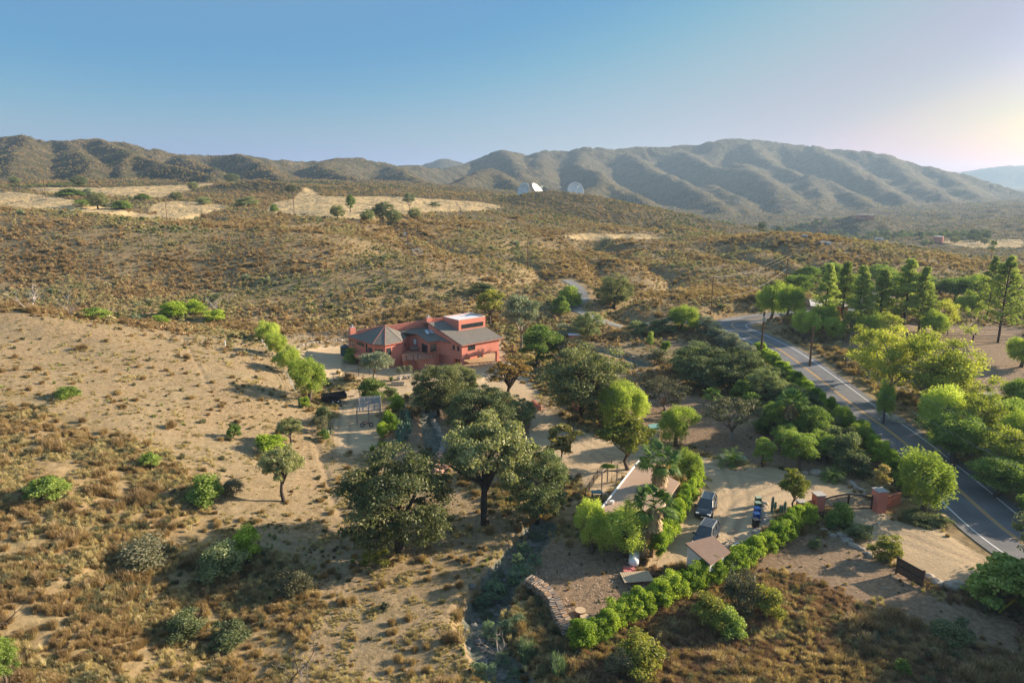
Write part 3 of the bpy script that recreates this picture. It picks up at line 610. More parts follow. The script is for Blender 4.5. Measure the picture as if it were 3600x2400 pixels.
# fan palm / date palm
def fan_palm(seed, skirt=True):
    g = random.Random(seed); V = []; Fs = []; var = []
    def quad(a, b, c, d, v): V.extend([a, b, c, d]); Fs.append((len(V)-4, len(V)-3, len(V)-2, len(V)-1)); var.append(v)
    for i in range(34):
        az = g.uniform(0, 2*pi); el = g.uniform(-.55, 1.3); L = g.uniform(.16, .26); d = np.array([cos(az)*cos(el), sin(az)*cos(el), sin(el)]); hub = np.array([0, 0, .93]) + d*L
        sd = np.cross(d, (0, 0, 1)); sd /= np.linalg.norm(sd)+1e-9; up = np.cross(sd, d)
        quad(np.array([0, 0, .93])-sd*.003, np.array([0, 0, .93])+sd*.003, hub+sd*.003, hub-sd*.003, .6)
        for k in range(15):
            t_ = (k-7)/7*1.5; q = d*cos(t_)+sd*sin(t_); l = g.uniform(.15, .21)*(1-.25*abs(t_)); e = hub+q*l+np.array([0, 0, -.035*abs(t_)-.03]); m = hub+q*l*.55+up*.008
            s2 = np.cross(q, up)*.011; quad(hub-s2*.3, hub+s2*.3, m+s2, m-s2, g.uniform(.2, .6)); quad(m-s2, m+s2, e+s2*.1, e-s2*.1, g.uniform(.3, .8))
    cr = npmesh('crown', V, Fs, LM['palm'], {'var': ('FACE', var)})
    V, Fs, var = [], [], []
    for i in range(260 if skirt else 60):
        az = g.uniform(0, 2*pi); z = g.uniform(.62, .9); r = .035; L = g.uniform(.09, .2); p = np.array([cos(az)*r, sin(az)*r, z]); e = p+np.array([cos(az)*L*.55, sin(az)*L*.55, -L*.8]); s2 = np.array([-sin(az), cos(az), 0])*g.uniform(.01, .022)
        quad(p-s2*.4, p+s2*.4, e+s2, e-s2, g.uniform(.1, .9))
    sk_ = npmesh('dead_fronds', V, Fs, LM['deadfrond'], {'var': ('FACE', var)})
    tr = MB().tube([(0, 0, -.03), (0, 0, .05), (.005, 0, .5), (0, 0, .92)], [.034, .026, .02, .022], 9).mesh('trunk', BKP, True)
    return cr, tr, sk_
def date_palm(seed):
    g = random.Random(seed); V = []; Fs = []; var = []
    for i in range(36):
        az = i*2.399; el0 = g.uniform(.15, 1.35); L = g.uniform(.75, 1.0); p = np.array([0, 0, .28]); pts = [p.copy()]; el = el0
        for k in range(9): p = p+np.array([cos(az)*cos(el), sin(az)*cos(el), sin(el)])*L/9; el -= .21; pts.append(p.copy())
        for k in range(1, 10):
            for q in (0, .5):
                a = pts[k-1]*(1-q)+pts[k]*q; d = pts[k]-pts[k-1]; d = d/np.linalg.norm(d); sd = np.cross(d, (0, 0, 1)); sd /= np.linalg.norm(sd)+1e-9
                for s_ in (-1, 1):
                    l = .17*(1-abs(k-4.5)/7); e = a+sd*s_*l+d*l*.5-np.array([0, 0, l*.25]); w2 = d*.012
                    V.extend([a-w2, a+w2, e+w2*.3, e-w2*.3]); Fs.append((len(V)-4, len(V)-3, len(V)-2, len(V)-1)); var.append(g.uniform(.1, .8))
    return npmesh('crown', V, Fs, LM['palm'], {'var': ('FACE', var)}), MB().tube([(0, 0, -.03), (0, 0, .12), (0, 0, .3)], [.07, .06, .05], 9).mesh('trunk', BKP, True)
FP = [fan_palm(1), fan_palm(4), fan_palm(6, False)]; DP = date_palm(2)
def dead_tree(seed, n=9):
    g = random.Random(seed); mb = MB()
    def br(p, d, L, r, lv_):
        pts = [p]; q = np.array(p, float); dd = np.array(d, float)
        for k in range(4): dd = dd+np.array([g.uniform(-.35, .35), g.uniform(-.35, .35), g.uniform(-.2, .25)]); dd /= np.linalg.norm(dd); q = q+dd*L/4; pts.append(q.copy())
        mb.tube(pts, [r, r*.8, r*.6, r*.45, r*.25], 4, False)
        if lv_ > 0:
            for k in range(3): br(pts[g.randint(1, 4)], dd+np.array([g.uniform(-.9, .9), g.uniform(-.9, .9), g.uniform(-.2, .5)]), L*.62, r*.5, lv_-1)
    for k in range(n//3): br((0, 0, -.02), (g.uniform(-.7, .7), g.uniform(-.7, .7), .8), .55, .022, 3)
    return mb
BKW = bark('bleached_wood', (.42,.37,.33))
DT = [dead_tree(3).mesh('branches', BKW), dead_tree(5).mesh('branches', BKG), dead_tree(9).mesh('branches', BKD)]
# ---------------- placing plants ----------------
def mpp(loc): return (loc[1]*cp + (CH-loc[2])*sp)/F     # metres per photo pixel at a point
def plant(kind, px, py, wpx, hpx, label, cat='shrub', name=None, group=None, i=None, rz=None, loc=None):
    loc = loc or G(px, py); k = mpp(loc); v = PR[kind]; q = v[(i if i is not None else random.randrange(100)) % len(v)]
    W_ = wpx*k; H_ = hpx*k*1.04; e = empty(name or 'shrub', (loc[0], loc[1], loc[2]), label, cat, group, random.uniform(0, 6.28) if rz is None else rz, (W_/q[2], W_/q[2], H_/q[3]))
    link('crown' if cat in ('tree',) else 'foliage', q[0], e)
    if q[1]: link('trunk' if cat in ('tree',) else 'stem', q[1], e)
    return e
# ---------------- trees: kind, base px, base py, crown width, height (photo px), label ----------------
TREES = [
 ('trunkoak', 1705,1842,330,365,'big oak with a bare dark trunk beside the creek','oak_tree'),
 ('oak', 1405,1935,450,350,'widest grey green oak, in front of the cactus row','oak_tree'),
 ('darkoak', 1885,1830,260,260,'dark oak leaning over the creek, right of the bare trunked oak','oak_tree'),
 ('oak', 1545,1458,200,165,'oak with several thin trunks just below the red house stairs','oak_tree'),
 ('oak', 1620,1395,140,112,'olive green oak touching the front of the red house carport','oak_tree'),
 ('darkoak', 1690,1550,275,185,'broad dark oak between the red house and the yard','oak_tree'),
 ('darkoak', 1830,1500,119,110,'small dark oak at the left edge of the driveway','oak_tree'),
 ('orange', 1790,1405,190,140,'rusty orange leaved tree beside the red house driveway','ornamental_tree'),
 ('oak', 2050,1470,329,240,'spreading oak above the low red garden wall','oak_tree'),
 ('green', 1895,1290,170,140,'fresh green tree right of the red house','shade_tree'),
 ('olive', 2010,1300,170,110,'dull olive tree behind the spreading oak','olive_tree'),
 ('grey', 1832,1232,140,190,'tall grey green eucalyptus with a pale trunk right of the red house','eucalyptus_tree'),
 ('yellow', 1722,1145,120,120,'yellow green tree behind the white roof deck of the red house','shade_tree'),
 ('darkoak', 2062,1195,114,95,'small dark tree beside the side lane','oak_tree'),
 ('pepper', 2400,1165,130,85,'bright pepper tree where the side lane meets the road','pepper_tree'),
 ('pepper', 945,1205,100,75,'smallest pepper tree at the far end of the fence row','pepper_tree'),
 ('pepper', 975,1255,100,85,'second pepper tree from the far end of the fence row','pepper_tree'),
 ('pepper', 1015,1310,110,90,'third pepper tree from the far end of the fence row','pepper_tree'),
 ('pepper', 1088,1405,175,145,'rounded bright pepper tree beside the black trailer','pepper_tree'),
 ('grey', 1320,1340,135,100,'silvery tree in front of the octagonal end of the red house','olive_tree'),
 ('pepper', 2160,1510,170,165,'left bright pepper tree of the pair in the middle of the yard','pepper_tree'),
 ('pepper', 2230,1500,120,140,'middle bright pepper tree beside the white shed','pepper_tree'),
 ('pepper', 2375,1568,165,140,'low bright pepper tree right of the white shed','pepper_tree'),
 ('yellow', 2205,1650,215,205,'yellow green tree at the upper end of the tan roof','shade_tree'),
 ('peach', 1975,1640,115,150,'small peach leaved tree between the creek and the yard','young_tree'),
 ('pepper', 2420,1710,110,130,'bright pepper tree at the far end of the driveway hedge','pepper_tree'),
 ('pepper', 2080,1945,130,190,'dark rooted pepper thicket left of the tan roof','pepper_tree'),
 ('pepper', 2185,1955,200,190,'bright pepper thicket at the near end of the tan roof','pepper_tree'),
 ('darkoak', 2480,1370,260,150,'dark oak left of the grove above the garden','oak_tree'),
 ('darkoak', 2590,1370,200,140,'dark oak in the middle of the grove below the road','oak_tree'),
 ('darkoak', 2420,1320,150,95,'low dark oak at the left end of the grove','oak_tree'),
 ('darkoak', 2690,1410,129,110,'dark oak at the right end of the grove, near the road hedge','oak_tree'),
 ('olive', 2330,1450,180,120,'dull brown green tree behind the pepper trees','olive_tree'),
 ('olive', 2570,1545,230,150,'grey twiggy tree in the garden below the grove','olive_tree'),
 ('darkoak', 2780,1500,129,100,'dark shrubby tree against the road hedge','oak_tree'),
 ('green', 2850,1560,130,130,'blue green shrubby tree below the road hedge','shade_tree'),
 ('green', 2805,1650,130,130,'round green tree beside the driveway bend','shade_tree'),
 ('green', 2680,1640,90,100,'thin green tree beside the corrugated shelter','young_tree'),
 ('pepper', 2960,1540,90,110,'pale pepper tree rising over the road hedge','pepper_tree'),
 ('pepper', 3020,1580,90,100,'bright pepper tree rising over the lower road hedge','pepper_tree'),
 ('pepper', 3240,1808,245,220,'large round pepper tree beside the red gate pillar','pepper_tree'),
 ('yellow', 2790,1790,120,140,'yellow leaved young tree in front of the left gate pillar','young_tree'),
 ('peach', 3095,1740,70,110,'thin pale leaved tree behind the right gate pillar','young_tree'),
 ('oak', 2158,1082,150,112,'lone round oak beside the winding lane','oak_tree'),
 ('trunkoak', 997,1762,155,190,'small oak standing alone on the dry slope','oak_tree'),
 ('trunkoak', 1022,1568,95,92,'small leaning oak above the dirt path','oak_tree'),
 # across the road
 ('feather', 3120,1410,250,245,'yellow green feathery tree left of its tall neighbour across the road','feathery_tree'),
 ('feather', 3250,1450,290,300,'tallest yellow feathery tree across the road','feathery_tree'),
 ('feather', 3050,1335,180,180,'yellowish feathery tree nearest the pines across the road','feathery_tree'),
 ('feather', 3350,1480,250,250,'yellow feathery tree right of the tallest one across the road','feathery_tree'),
 ('pepper', 3290,1560,190,200,'bright hanging tree behind the far road shoulder','pepper_tree'),
 ('pepper', 3105,1490,70,150,'narrow bright tree at the road shoulder','pepper_tree'),
 ('feather', 3420,1600,220,210,'yellow green tree by the roadside hedge','feathery_tree'),
 ('feather', 3540,1690,220,200,'bright leafy tree overhanging the road on the right','feathery_tree'),
 ('pepper', 3570,1640,160,190,'bright tree behind the roadside trees at the right edge','pepper_tree'),
 ('green', 3590,1500,200,160,'glossy green citrus tree at the right edge','citrus_tree'),
 ('green', 3355,1630,200,170,'dark green roadside thicket across from the hedge','shade_tree'),
 ('green', 3500,1745,200,135,'dark green roadside thicket across from the gate','shade_tree'),
 ('green', 3650,1830,150,90,'dark green roadside tree at the lower right edge','shade_tree'),
 ('pepper', 3590,1290,130,110,'bright tree on the bare slope at the right edge','pepper_tree'),
 ('pepper', 3625,1770,110,120,'bright yellow green tree cut by the right edge','pepper_tree'),
 ('bigpine', 3508,1205,240,290,'large dark pine on the right beside the rail fence','pine_tree'),
 ('bigpine', 3470,1110,150,200,'dark pine behind the large right pine','pine_tree'),
 ('pine', 2897,1140,110,205,'leftmost pine of the row across the road','pine_tree'),
 ('pine', 2960,1120,120,190,'second pine of the row, behind its taller neighbours','pine_tree'),
 ('pine', 3012,1165,125,222,'third pine of the row, with a slim dark trunk','pine_tree'),
 ('pine', 3085,1150,140,195,'fourth pine of the row, shorter and bushy','pine_tree'),
 ('pine', 3172,1160,150,240,'tallest pine of the row across the road','pine_tree'),
 ('pine', 3230,1165,110,218,'rightmost slim pine of the row with bare lower trunk','pine_tree'),
 ('pepper', 2890,1160,110,90,'bright low tree behind the slim pole on the bank','pepper_tree'),
 ('feather', 2990,1190,120,100,'yellow green low tree under the third pine','feathery_tree'),
 ('pepper', 3050,1195,120,95,'bright low tree between the third and fourth pines','pepper_tree'),
 ('feather', 3130,1205,130,100,'yellow green low tree under the tallest pine','feathery_tree'),
 ('pepper', 3280,1190,110,95,'bright low tree right of the slim pine','pepper_tree'),
 ('green', 2800,1060,110,90,'green tree behind the road bend','shade_tree'),
 ('green', 3000,1070,130,100,'green tree behind the pale roofed house','shade_tree'),
 ('green', 3150,1060,130,95,'green tree in the gap left of the tallest pine','shade_tree'),
 ('green', 3230,1050,110,85,'green tree behind the slim pine','shade_tree'),
 ('pepper', 3420,1060,120,90,'pale green tree behind the paddock','pepper_tree'),
 ('green', 2720,1530,120,110,'dark green tree left of the fan palm in the garden','shade_tree'),
 ('green', 2880,1620,100,100,'leafy green tree at the foot of the road hedge','shade_tree'),
 ('darkoak', 2830,1480,116,110,'dark tree pressed against the middle of the road hedge','oak_tree'),
 ('green', 2760,1590,100,90,'rounded green tree between shelter and fan palm','shade_tree'),
 ('pepper', 2710,1125,120,130,'pepper tree on the inside of the road bend','pepper_tree'),
 ('pepper', 2770,1130,120,120,'second pepper tree on the inside of the road bend','pepper_tree'),
 ('pepper', 2830,1190,110,100,'pepper tree at the foot of the leftmost pine','pepper_tree'),
 ('pepper', 2930,1200,100,80,'low pepper tree under the row of pines','pepper_tree'),
 ('green', 2840,1020,110,80,'green tree behind the leftmost pine','shade_tree'),
 ('green', 2920,1010,90,80,'green tree between the first and second pines','shade_tree'),
 ('green', 3090,1010,120,75,'green tree glimpsed behind the middle pines','shade_tree'),
 ('feather', 3320,1170,130,110,'yellow green tree in the paddock right of the pines','feathery_tree'),
 ('pepper', 3400,1110,110,80,'bright tree in the paddock behind the pines','pepper_tree'),
 ('green', 3360,1060,130,80,'green tree far behind the paddock fence','shade_tree'),
 ('darkoak', 3300,1030,90,50,'small dark tree in the valley behind the pines','oak_tree'),
 # field trees
 ('oak', 1188,768,60,45,'small round tree on the tan field, left of the tall one','oak_tree'),
 ('green', 1233,745,38,55,'slim tall tree alone on the tan field','shade_tree'),
 ('darkoak', 1292,780,60,42,'dark tree at the left of the field grove','oak_tree'),
 ('darkoak', 1345,775,80,60,'dark tree in the middle of the field grove','oak_tree'),
 ('darkoak', 1385,785,60,45,'low dark tree in front of the field grove','oak_tree'),
 ('grey', 1440,745,48,62,'pale tall eucalyptus behind the field grove','eucalyptus_tree'),
 ('oak', 1458,770,52,38,'round tree at the right of the field grove','oak_tree'),
 ('oak', 345,735,75,55,'tree in the gully between two tan fields','oak_tree'),
 ('darkoak', 280,656,60,38,'dark tree at the foot of the left mountain','oak_tree'),
 ('darkoak', 55,650,40,28,'dark tree at the left end of the mountain foot','oak_tree'),
 ('darkoak', 815,640,56,28,'dark tree behind the brown knoll','oak_tree'),
 ('oak', 680,670,40,28,'small tree left of the brown knoll','oak_tree'),
 ('oak', 1025,680,45,30,'round tree on the right of the brown knoll','oak_tree'),
 ('oak', 620,705,50,28,'tree by the gully beside the field pole','oak_tree'),
 ('bush', 965,745,38,24,'bright round bush on the tan field','round_shrub'),
 ('oak', 3355,855,36,22,'round tree on the tan field right of the pink tank','oak_tree'),
 ('oak', 3460,858,34,20,'second round tree on the far right tan field','oak_tree'),
]
for i, (k, px, py, w_, h_, lb, nm) in enumerate(TREES):
    plant(k, px, py, w_, h_, lb, 'tree' if 'shrub' not in nm else 'shrub', nm, i=i)
def palm(px, py, hpx, label, q, wscale=1):
    loc = G(px, py); H_ = hpx*mpp(loc)*1.04; e = empty('fan_palm', loc, label, 'palm tree', None, random.uniform(0, 6), (H_*wscale, H_*wscale, H_))
    link('crown', q[0], e); link('trunk', q[1], e); link('dead_fronds', q[2], e)
palm(2290,1955,205,'shaggy fan palm with a dark trunk in front of the tan roof',FP[0],1.15)
palm(2312,1800,200,'tallest fan palm standing behind the tan roof\'s hedge',FP[1],1.1)
palm(3482,925,62,'single distant fan palm on the far right',FP[2],.8)
palm(2500,1450,70,'small fan palm behind the grey twiggy tree',FP[2],1.5)
palm(2770,1545,140,'fan palm among the dark trees under the road hedge',FP[0],1.3)
def datep(px, py, wpx, label):
    loc = G(px, py); k = wpx*mpp(loc)/1.5; e = empty('date_palm', loc, label, 'palm tree', None, 1, k); link('crown', DP[0], e); link('trunk', DP[1], e)
datep(2572,1635,120,'low date palm with grey fronds in front of the shelter'); datep(2925,1688,100,'short date palm beside the driveway bend')
# ---------------- hedges: each plant its own thing ----------------
def lab(l, f): return l if isinstance(l, str) else l[min(len(l)-1, int(f*len(l)))]
def hedge(kind, pix, step, wm, hm, label, group, name='hedge_shrub', jit=.15):
    P = [G(*p) for p in pix]; d = 0; n = 0; tot = sum(math.dist(a[:2], b[:2]) for a, b in zip(P, P[1:]))
    for a, b in zip(P, P[1:]):
        L = math.hypot(b[0]-a[0], b[1]-a[1])
        while d < L:
            t_ = d/L; x, y = a[0]+(b[0]-a[0])*t_+random.uniform(-jit, jit), a[1]+(b[1]-a[1])*t_+random.uniform(-jit, jit)
            v = PR[kind]; q = v[n % len(v)]; W_ = wm*random.uniform(.85, 1.2); H_ = hm*random.uniform(.85, 1.15)
            e = empty(name, (x, y, float(zat(x, y))), lab(label, n*step/tot), 'shrub', group, random.uniform(0, 6.28), (W_/q[2], W_/q[2], H_/q[3])); link('foliage', q[0], e); link('stem', q[1], e); n += 1; d += step
        d -= L
shrub('hedgeplant', 'hedge', 30, 110, .05, 201, rz=.9, zc=.40); shrub('hedgeplant', 'hedge', 30, 110, .05, 202, rz=.9, zc=.42)
hedge('hedgeplant', [(2035,2285),(2110,2250),(2190,2195),(2290,2145),(2400,2100),(2480,2068),(2560,2030),(2660,1970),(2740,1918),(2800,1865),(2850,1835)], .85, 2.1, 2.5, ['glossy bright green shrub in the front row, near the woodpile and cut logs','glossy bright green shrub in the front row, below the wooden platform','glossy bright green shrub in the front row, in front of the brown shed','glossy bright green shrub in the front row, beside the bins','glossy bright green shrub in the front row, by the left gate pillar'], 'front boundary hedge shrubs')
hedge('hedgeplant', [(2312,1965),(2347,1900),(2387,1830),(2427,1760),(2455,1700)], .95, 1.9, 2.9, ['bright green shrub at the near end of the row between tan roof and cars','bright green shrub in the middle of the row between tan roof and cars','bright green shrub at the far end of the row between tan roof and cars'], 'driveway hedge shrubs')
RL = [p for p in ROAD]
def offs(pts, o):
    P = np.array(pts); d = np.gradient(P[:, :2], axis=0); d /= np.linalg.norm(d, axis=1)[:, None]; return [(P[i][0]-d[i][1]*o, P[i][1]+d[i][0]*o) for i in range(len(P))]
def hedge_w(kind, pts, step, wm, hm, label, group, jit=.2, name='hedge_shrub'):
    acc = 0; n = 0; tot = sum(math.dist(a[:2], b[:2]) for a, b in zip(pts, pts[1:]))
    for a, b in zip(pts, pts[1:]):
        L = math.hypot(b[0]-a[0], b[1]-a[1]); 
        while acc < L:
            t_ = acc/L; x = a[0]+(b[0]-a[0])*t_+random.uniform(-jit, jit); y = a[1]+(b[1]-a[1])*t_+random.uniform(-jit, jit); v = PR[kind]; q = v[n % len(v)]; W_ = wm*random.uniform(.85, 1.2); H_ = hm*random.uniform(.8, 1.2)
            e = empty(name, (x, y, float(zat(x, y))), lab(label, n*step/tot), 'shrub', group, random.uniform(0, 6.28), (W_/q[2], W_/q[2], H_/q[3])); link('foliage', q[0], e); link('stem', q[1], e); n += 1; acc += step
        acc -= L
hl = [p for p in offs(ROAD, RW+1.6) if 74 < p[1] < 141]
hedge_w('hedgeplant', hl, 1.2, 2.5, 2.7, ['bright green shrub in the long road hedge, behind the round pepper tree and gate','bright green shrub in the long road hedge, above the date palm','bright green shrub in the long road hedge, beside the dark grove','bright green shrub in the long road hedge, near the transformer pole','bright green shrub in the long road hedge, by the pale blooming shrubs'], 'roadside hedge shrubs')
hr = [p for p in offs(ROAD, -RW-4.6) if 52 < p[1] < 92]
hedge_w('brightbush', hr, 2.0, 3.2, 2.8, 'tall green shrub in the thicket along the far side of the road', 'far roadside thicket shrubs', .5)
hedge('bloombush', [(2440,1155),(2500,1180),(2550,1225),(2610,1260),(2640,1290)], 2.6, 4.6, 3.6, 'grey shrub with pale blooms above the grove', 'pale blooming shrubs', 'flowering_shrub', .6)
def band(kind, off, y0, y1, step, wm, hm, labels, group):
    pts = [p for p in offs(ROAD, off) if y0 < p[1] < y1]; acc = 0; n = 0; tot = sum(math.dist(a[:2], b[:2]) for a, b in zip(pts, pts[1:]))
    for a, b in zip(pts, pts[1:]):
        L = math.dist(a[:2], b[:2])
        while acc < L:
            t_ = acc/L; x = a[0]+(b[0]-a[0])*t_+random.uniform(-.8, .8); y = a[1]+(b[1]-a[1])*t_+random.uniform(-.8, .8); k = kind[n % len(kind)]; q = PR[k][n % len(PR[k])]; W_ = wm*random.uniform(.8, 1.2); H_ = hm*random.uniform(.8, 1.2)
            e = empty('roadside_tree', (x, y, float(zat(x, y))), lab(labels, n*step/tot), 'tree', group, random.uniform(0, 6), (W_/q[2], W_/q[2], H_/q[3])); link('crown', q[0], e); link('trunk', q[1], e); n += 1; acc += step
        acc -= L
band(['feather', 'pepper', 'green'], -RW-8.5, 77, 112, 4.6, 6.6, 5.6, ['leafy tree in the band across the road, opposite the lower hedge', 'leafy tree in the band across the road, below the yellow feathery trees', 'leafy tree in the band across the road, nearest the dark pole'], 'tree band across the road')
gl_ = [p for p in offs(ROAD, RW+6.5) if 80 < p[1] < 128]
hedge_w('darkbush', gl_, 3.4, 5.0, 3.6, ['dark green shrub inside the road hedge, nearest the short date palm','dark green shrub inside the road hedge, behind the fan palm','dark green shrub inside the road hedge, beside the dark grove'], 'dark shrubs inside the road hedge', 1.0, 'garden_shrub')
gl2 = [p for p in offs(ROAD, RW+12) if 86 < p[1] < 118]
hedge_w('bush', gl2, 4.6, 4.2, 3.2, ['leafy green shrub in the garden, nearest the shelter','leafy green shrub in the garden, nearest the dark grove'], 'leafy garden shrubs', 1.6, 'garden_shrub')
# ---------------- single shrubs ----------------
SH = [
 ('pinkbush',1310,1415,120,85,'shrub covered in pink blossom behind the pergola frame','flowering_shrub'),
 ('brightbush',1395,1450,60,62,'upright bright citrus bush right of the pergola','citrus_bush'),
 ('brightbush',1375,1520,75,70,'bright citrus bush at the near right corner of the pergola','citrus_bush'),
 ('brightbush',1345,1535,50,50,'smallest citrus bush in front of the pergola','citrus_bush'),
 ('darkbush',1375,1400,60,40,'dark shrub behind the upright citrus bush','round_shrub'),
 ('darkbush',1135,1490,75,60,'dark grey shrub left of the dirt path','round_shrub'),
 ('olivebush',1130,1520,70,55,'olive shrub below the dark grey shrub left of the path','round_shrub'),
 ('bush',1140,1545,50,35,'dark green shrub with a pale post left of the path','round_shrub'),
 ('bush',1235,1275,60,50,'shrub against the low balcony of the red house','round_shrub'),
 ('bush',822,1540,55,50,'round green shrub on the bare slope','round_shrub'),
 ('brightbush',955,1588,130,60,'low bright wide shrub beside the leaning oak','wide_shrub'),
 ('bush',525,1638,80,45,'green shrub on the left slope below the round one','round_shrub'),
 ('bush',725,1760,150,85,'large leafy shrub in the middle of the left slope','wide_shrub'),
 ('olivebush',820,1740,80,55,'dull olive shrub touching the large leafy shrub','round_shrub'),
 ('bush',240,1398,95,38,'low flat green shrub on the upper left slope','wide_shrub'),
 ('bush',165,1750,150,70,'broad green shrub among brown brush at the left','wide_shrub'),
 ('olivebush',660,1652,1,1,'','' ),
 ('darkbush',780,2020,190,110,'dark green shrub in shade on the lower slope','wide_shrub'),
 ('brightbush',870,1960,140,100,'dark upright shrub behind the shaded one','round_shrub'),
 ('olivebush',500,1990,190,90,'olive shrub left of the dark shaded shrub','wide_shrub'),
 ('olivebush',1035,2095,150,95,'pale twiggy shrub at the end of the oak shadow','round_shrub'),
 ('darkbush',650,2240,160,90,'dark shrub under the fallen bare branch','wide_shrub'),
 ('darkbush',800,2270,140,80,'dark shrub right of the fallen bare branch','wide_shrub'),
 ('green',20,2420,120,190,'fresh green bush at the lower left corner','bush'),
 ('yellowbush',1320,1985,120,60,'yellowing shrub at the foot of the widest oak','wide_shrub'),
 ('yellowbush',2490,2200,150,110,'yellow tipped shrub under the front hedge','round_shrub'),
 ('olivebush',2600,2150,180,140,'olive shrub with orange tips under the front hedge','round_shrub'),
 ('yellowbush',2690,2170,130,110,'yellow tipped shrub right of the olive one under the front hedge','round_shrub'),
 ('bush',2560,2230,120,90,'dark leafed shrub between the yellow tipped ones','round_shrub'),
 ('yellowbush',2240,2350,200,120,'pale yellow green shrub at the bottom centre right','round_shrub'),
 ('olivebush',2180,2380,130,90,'dull shrub left of the pale yellow green one','round_shrub'),
 ('yellowbush',3118,1965,120,85,'rounded yellow green shrub beside the gravel apron','round_shrub'),
 ('bush',2950,1850,110,80,'rounded shrub in front of the entrance gate','round_shrub'),
 ('darkbush',3020,1890,100,50,'low dark green plant on the rocks by the gate','low_shrub'),
 ('darkbush',2865,1925,50,36,'little grey shrub on the shaded bank','low_shrub'),
 ('bush',3510,2130,250,175,'large round green bush at the lower right edge','round_bush'),
 ('darkbush',3350,2240,150,60,'low dark shrub on the shaded bank at the right','low_shrub'),
 ('bush',3170,2370,60,55,'small bright shrub near the bottom right','low_shrub'),
 ('darkbush',3230,1835,140,30,'low dark ground cover under the pepper tree by the pillar','low_shrub'),
 ('darkbush',3300,1840,90,28,'low dark ground cover beside the stone post','low_shrub'),
 ('bush',2285,1212,34,44,'small upright green shrub on the garden slope','round_shrub'),
 ('brightbush',2282,1220,1,1,'',''),
 ('brightbush',2338,1243,44,42,'round bright shrub on the garden slope','round_shrub'),
 ('olivebush',2310,1282,90,55,'reddish olive shrub left of the grove','round_shrub'),
 ('olivebush',2290,1275,1,1,'',''),
 ('darkbush',2240,1180,80,50,'dark bush beside the ditch','round_shrub'),
 ('darkbush',2330,1175,110,55,'dark bush behind the garden slope','wide_shrub'),
 ('greybush',1990,1185,80,45,'grey shrub beside the side lane','round_shrub'),
 ('bush',2000,1080,90,70,'leafy green clump at the lane bend','wide_shrub'),
 ('bush',1975,1105,70,60,'green clump below the one at the lane bend','wide_shrub'),
 ('darkbush',1700,1030,90,34,'dark brush clump above the red house','wide_shrub'),
 ('brightbush',610,1115,110,50,'bright green clump in the valley brush, left one','wide_shrub'),
 ('brightbush',690,1105,90,46,'bright green clump in the valley brush, topmost','wide_shrub'),
 ('brightbush',760,1130,80,40,'bright green clump in the valley brush, right one','wide_shrub'),
 ('brightbush',560,1145,80,36,'bright green clump in the valley brush, lowest','wide_shrub'),
 ('bush',330,1120,110,36,'dark green clump at the valley edge','wide_shrub'),
 ('bush',2400,1150,1,1,'',''),
 ('greybush',310,690,60,26,'grey shrub in the field gully','wide_shrub'),
 ('bush',250,690,90,24,'green shrub row piece in the field gully','wide_shrub'),
 ('bush',290,725,70,22,'green shrub at the near side of the field gully','wide_shrub'),
 ('bush',430,735,80,26,'green shrub at the right of the field gully','wide_shrub'),
 ('bush',500,705,60,22,'green shrub on the field edge by the knoll','wide_shrub'),
 ('darkbush',870,725,90,30,'dark shrub clump at the foot of the brown knoll','wide_shrub'),
 ('darkbush',720,718,60,22,'dark shrub at the left foot of the brown knoll','wide_shrub'),
 ('darkbush',1530,728,46,16,'dark flat shrub on the tan field right','wide_shrub'),
 ('brightbush',1075,1435,40,40,'cactus like green shrub under the rounded pepper tree','low_shrub'),
 ('yellowbush',1060,1250,1,1,'',''),
]
for i, (k, px, py, w_, h_, lb, nm) in enumerate(SH):
    if lb: plant(k, px, py, w_, h_, lb, 'shrub', nm, i=i)
for sd in (1, 2, 3): shrub('creekbush', 'creekgreen', 24, 60, .035, sd+300, rz=.6, rr=(.06, .16))
for i, (px, py) in enumerate([(1880,1900),(1850,1945),(1810,1990),(1770,2035),(1745,2075),(1715,2125),(1700,2175),(1715,2230),(1740,2270),(1770,2330),(1800,2390),(1690,2140),(1790,2060),(1830,1985)]):
    plant('creekbush', px+random.uniform(-14, 14), py, random.uniform(45, 80), random.uniform(28, 50), 'low blue green weed clump on the shaded creek bed', 'weeds', 'creek_weed', 'creek bed weeds', i=i)
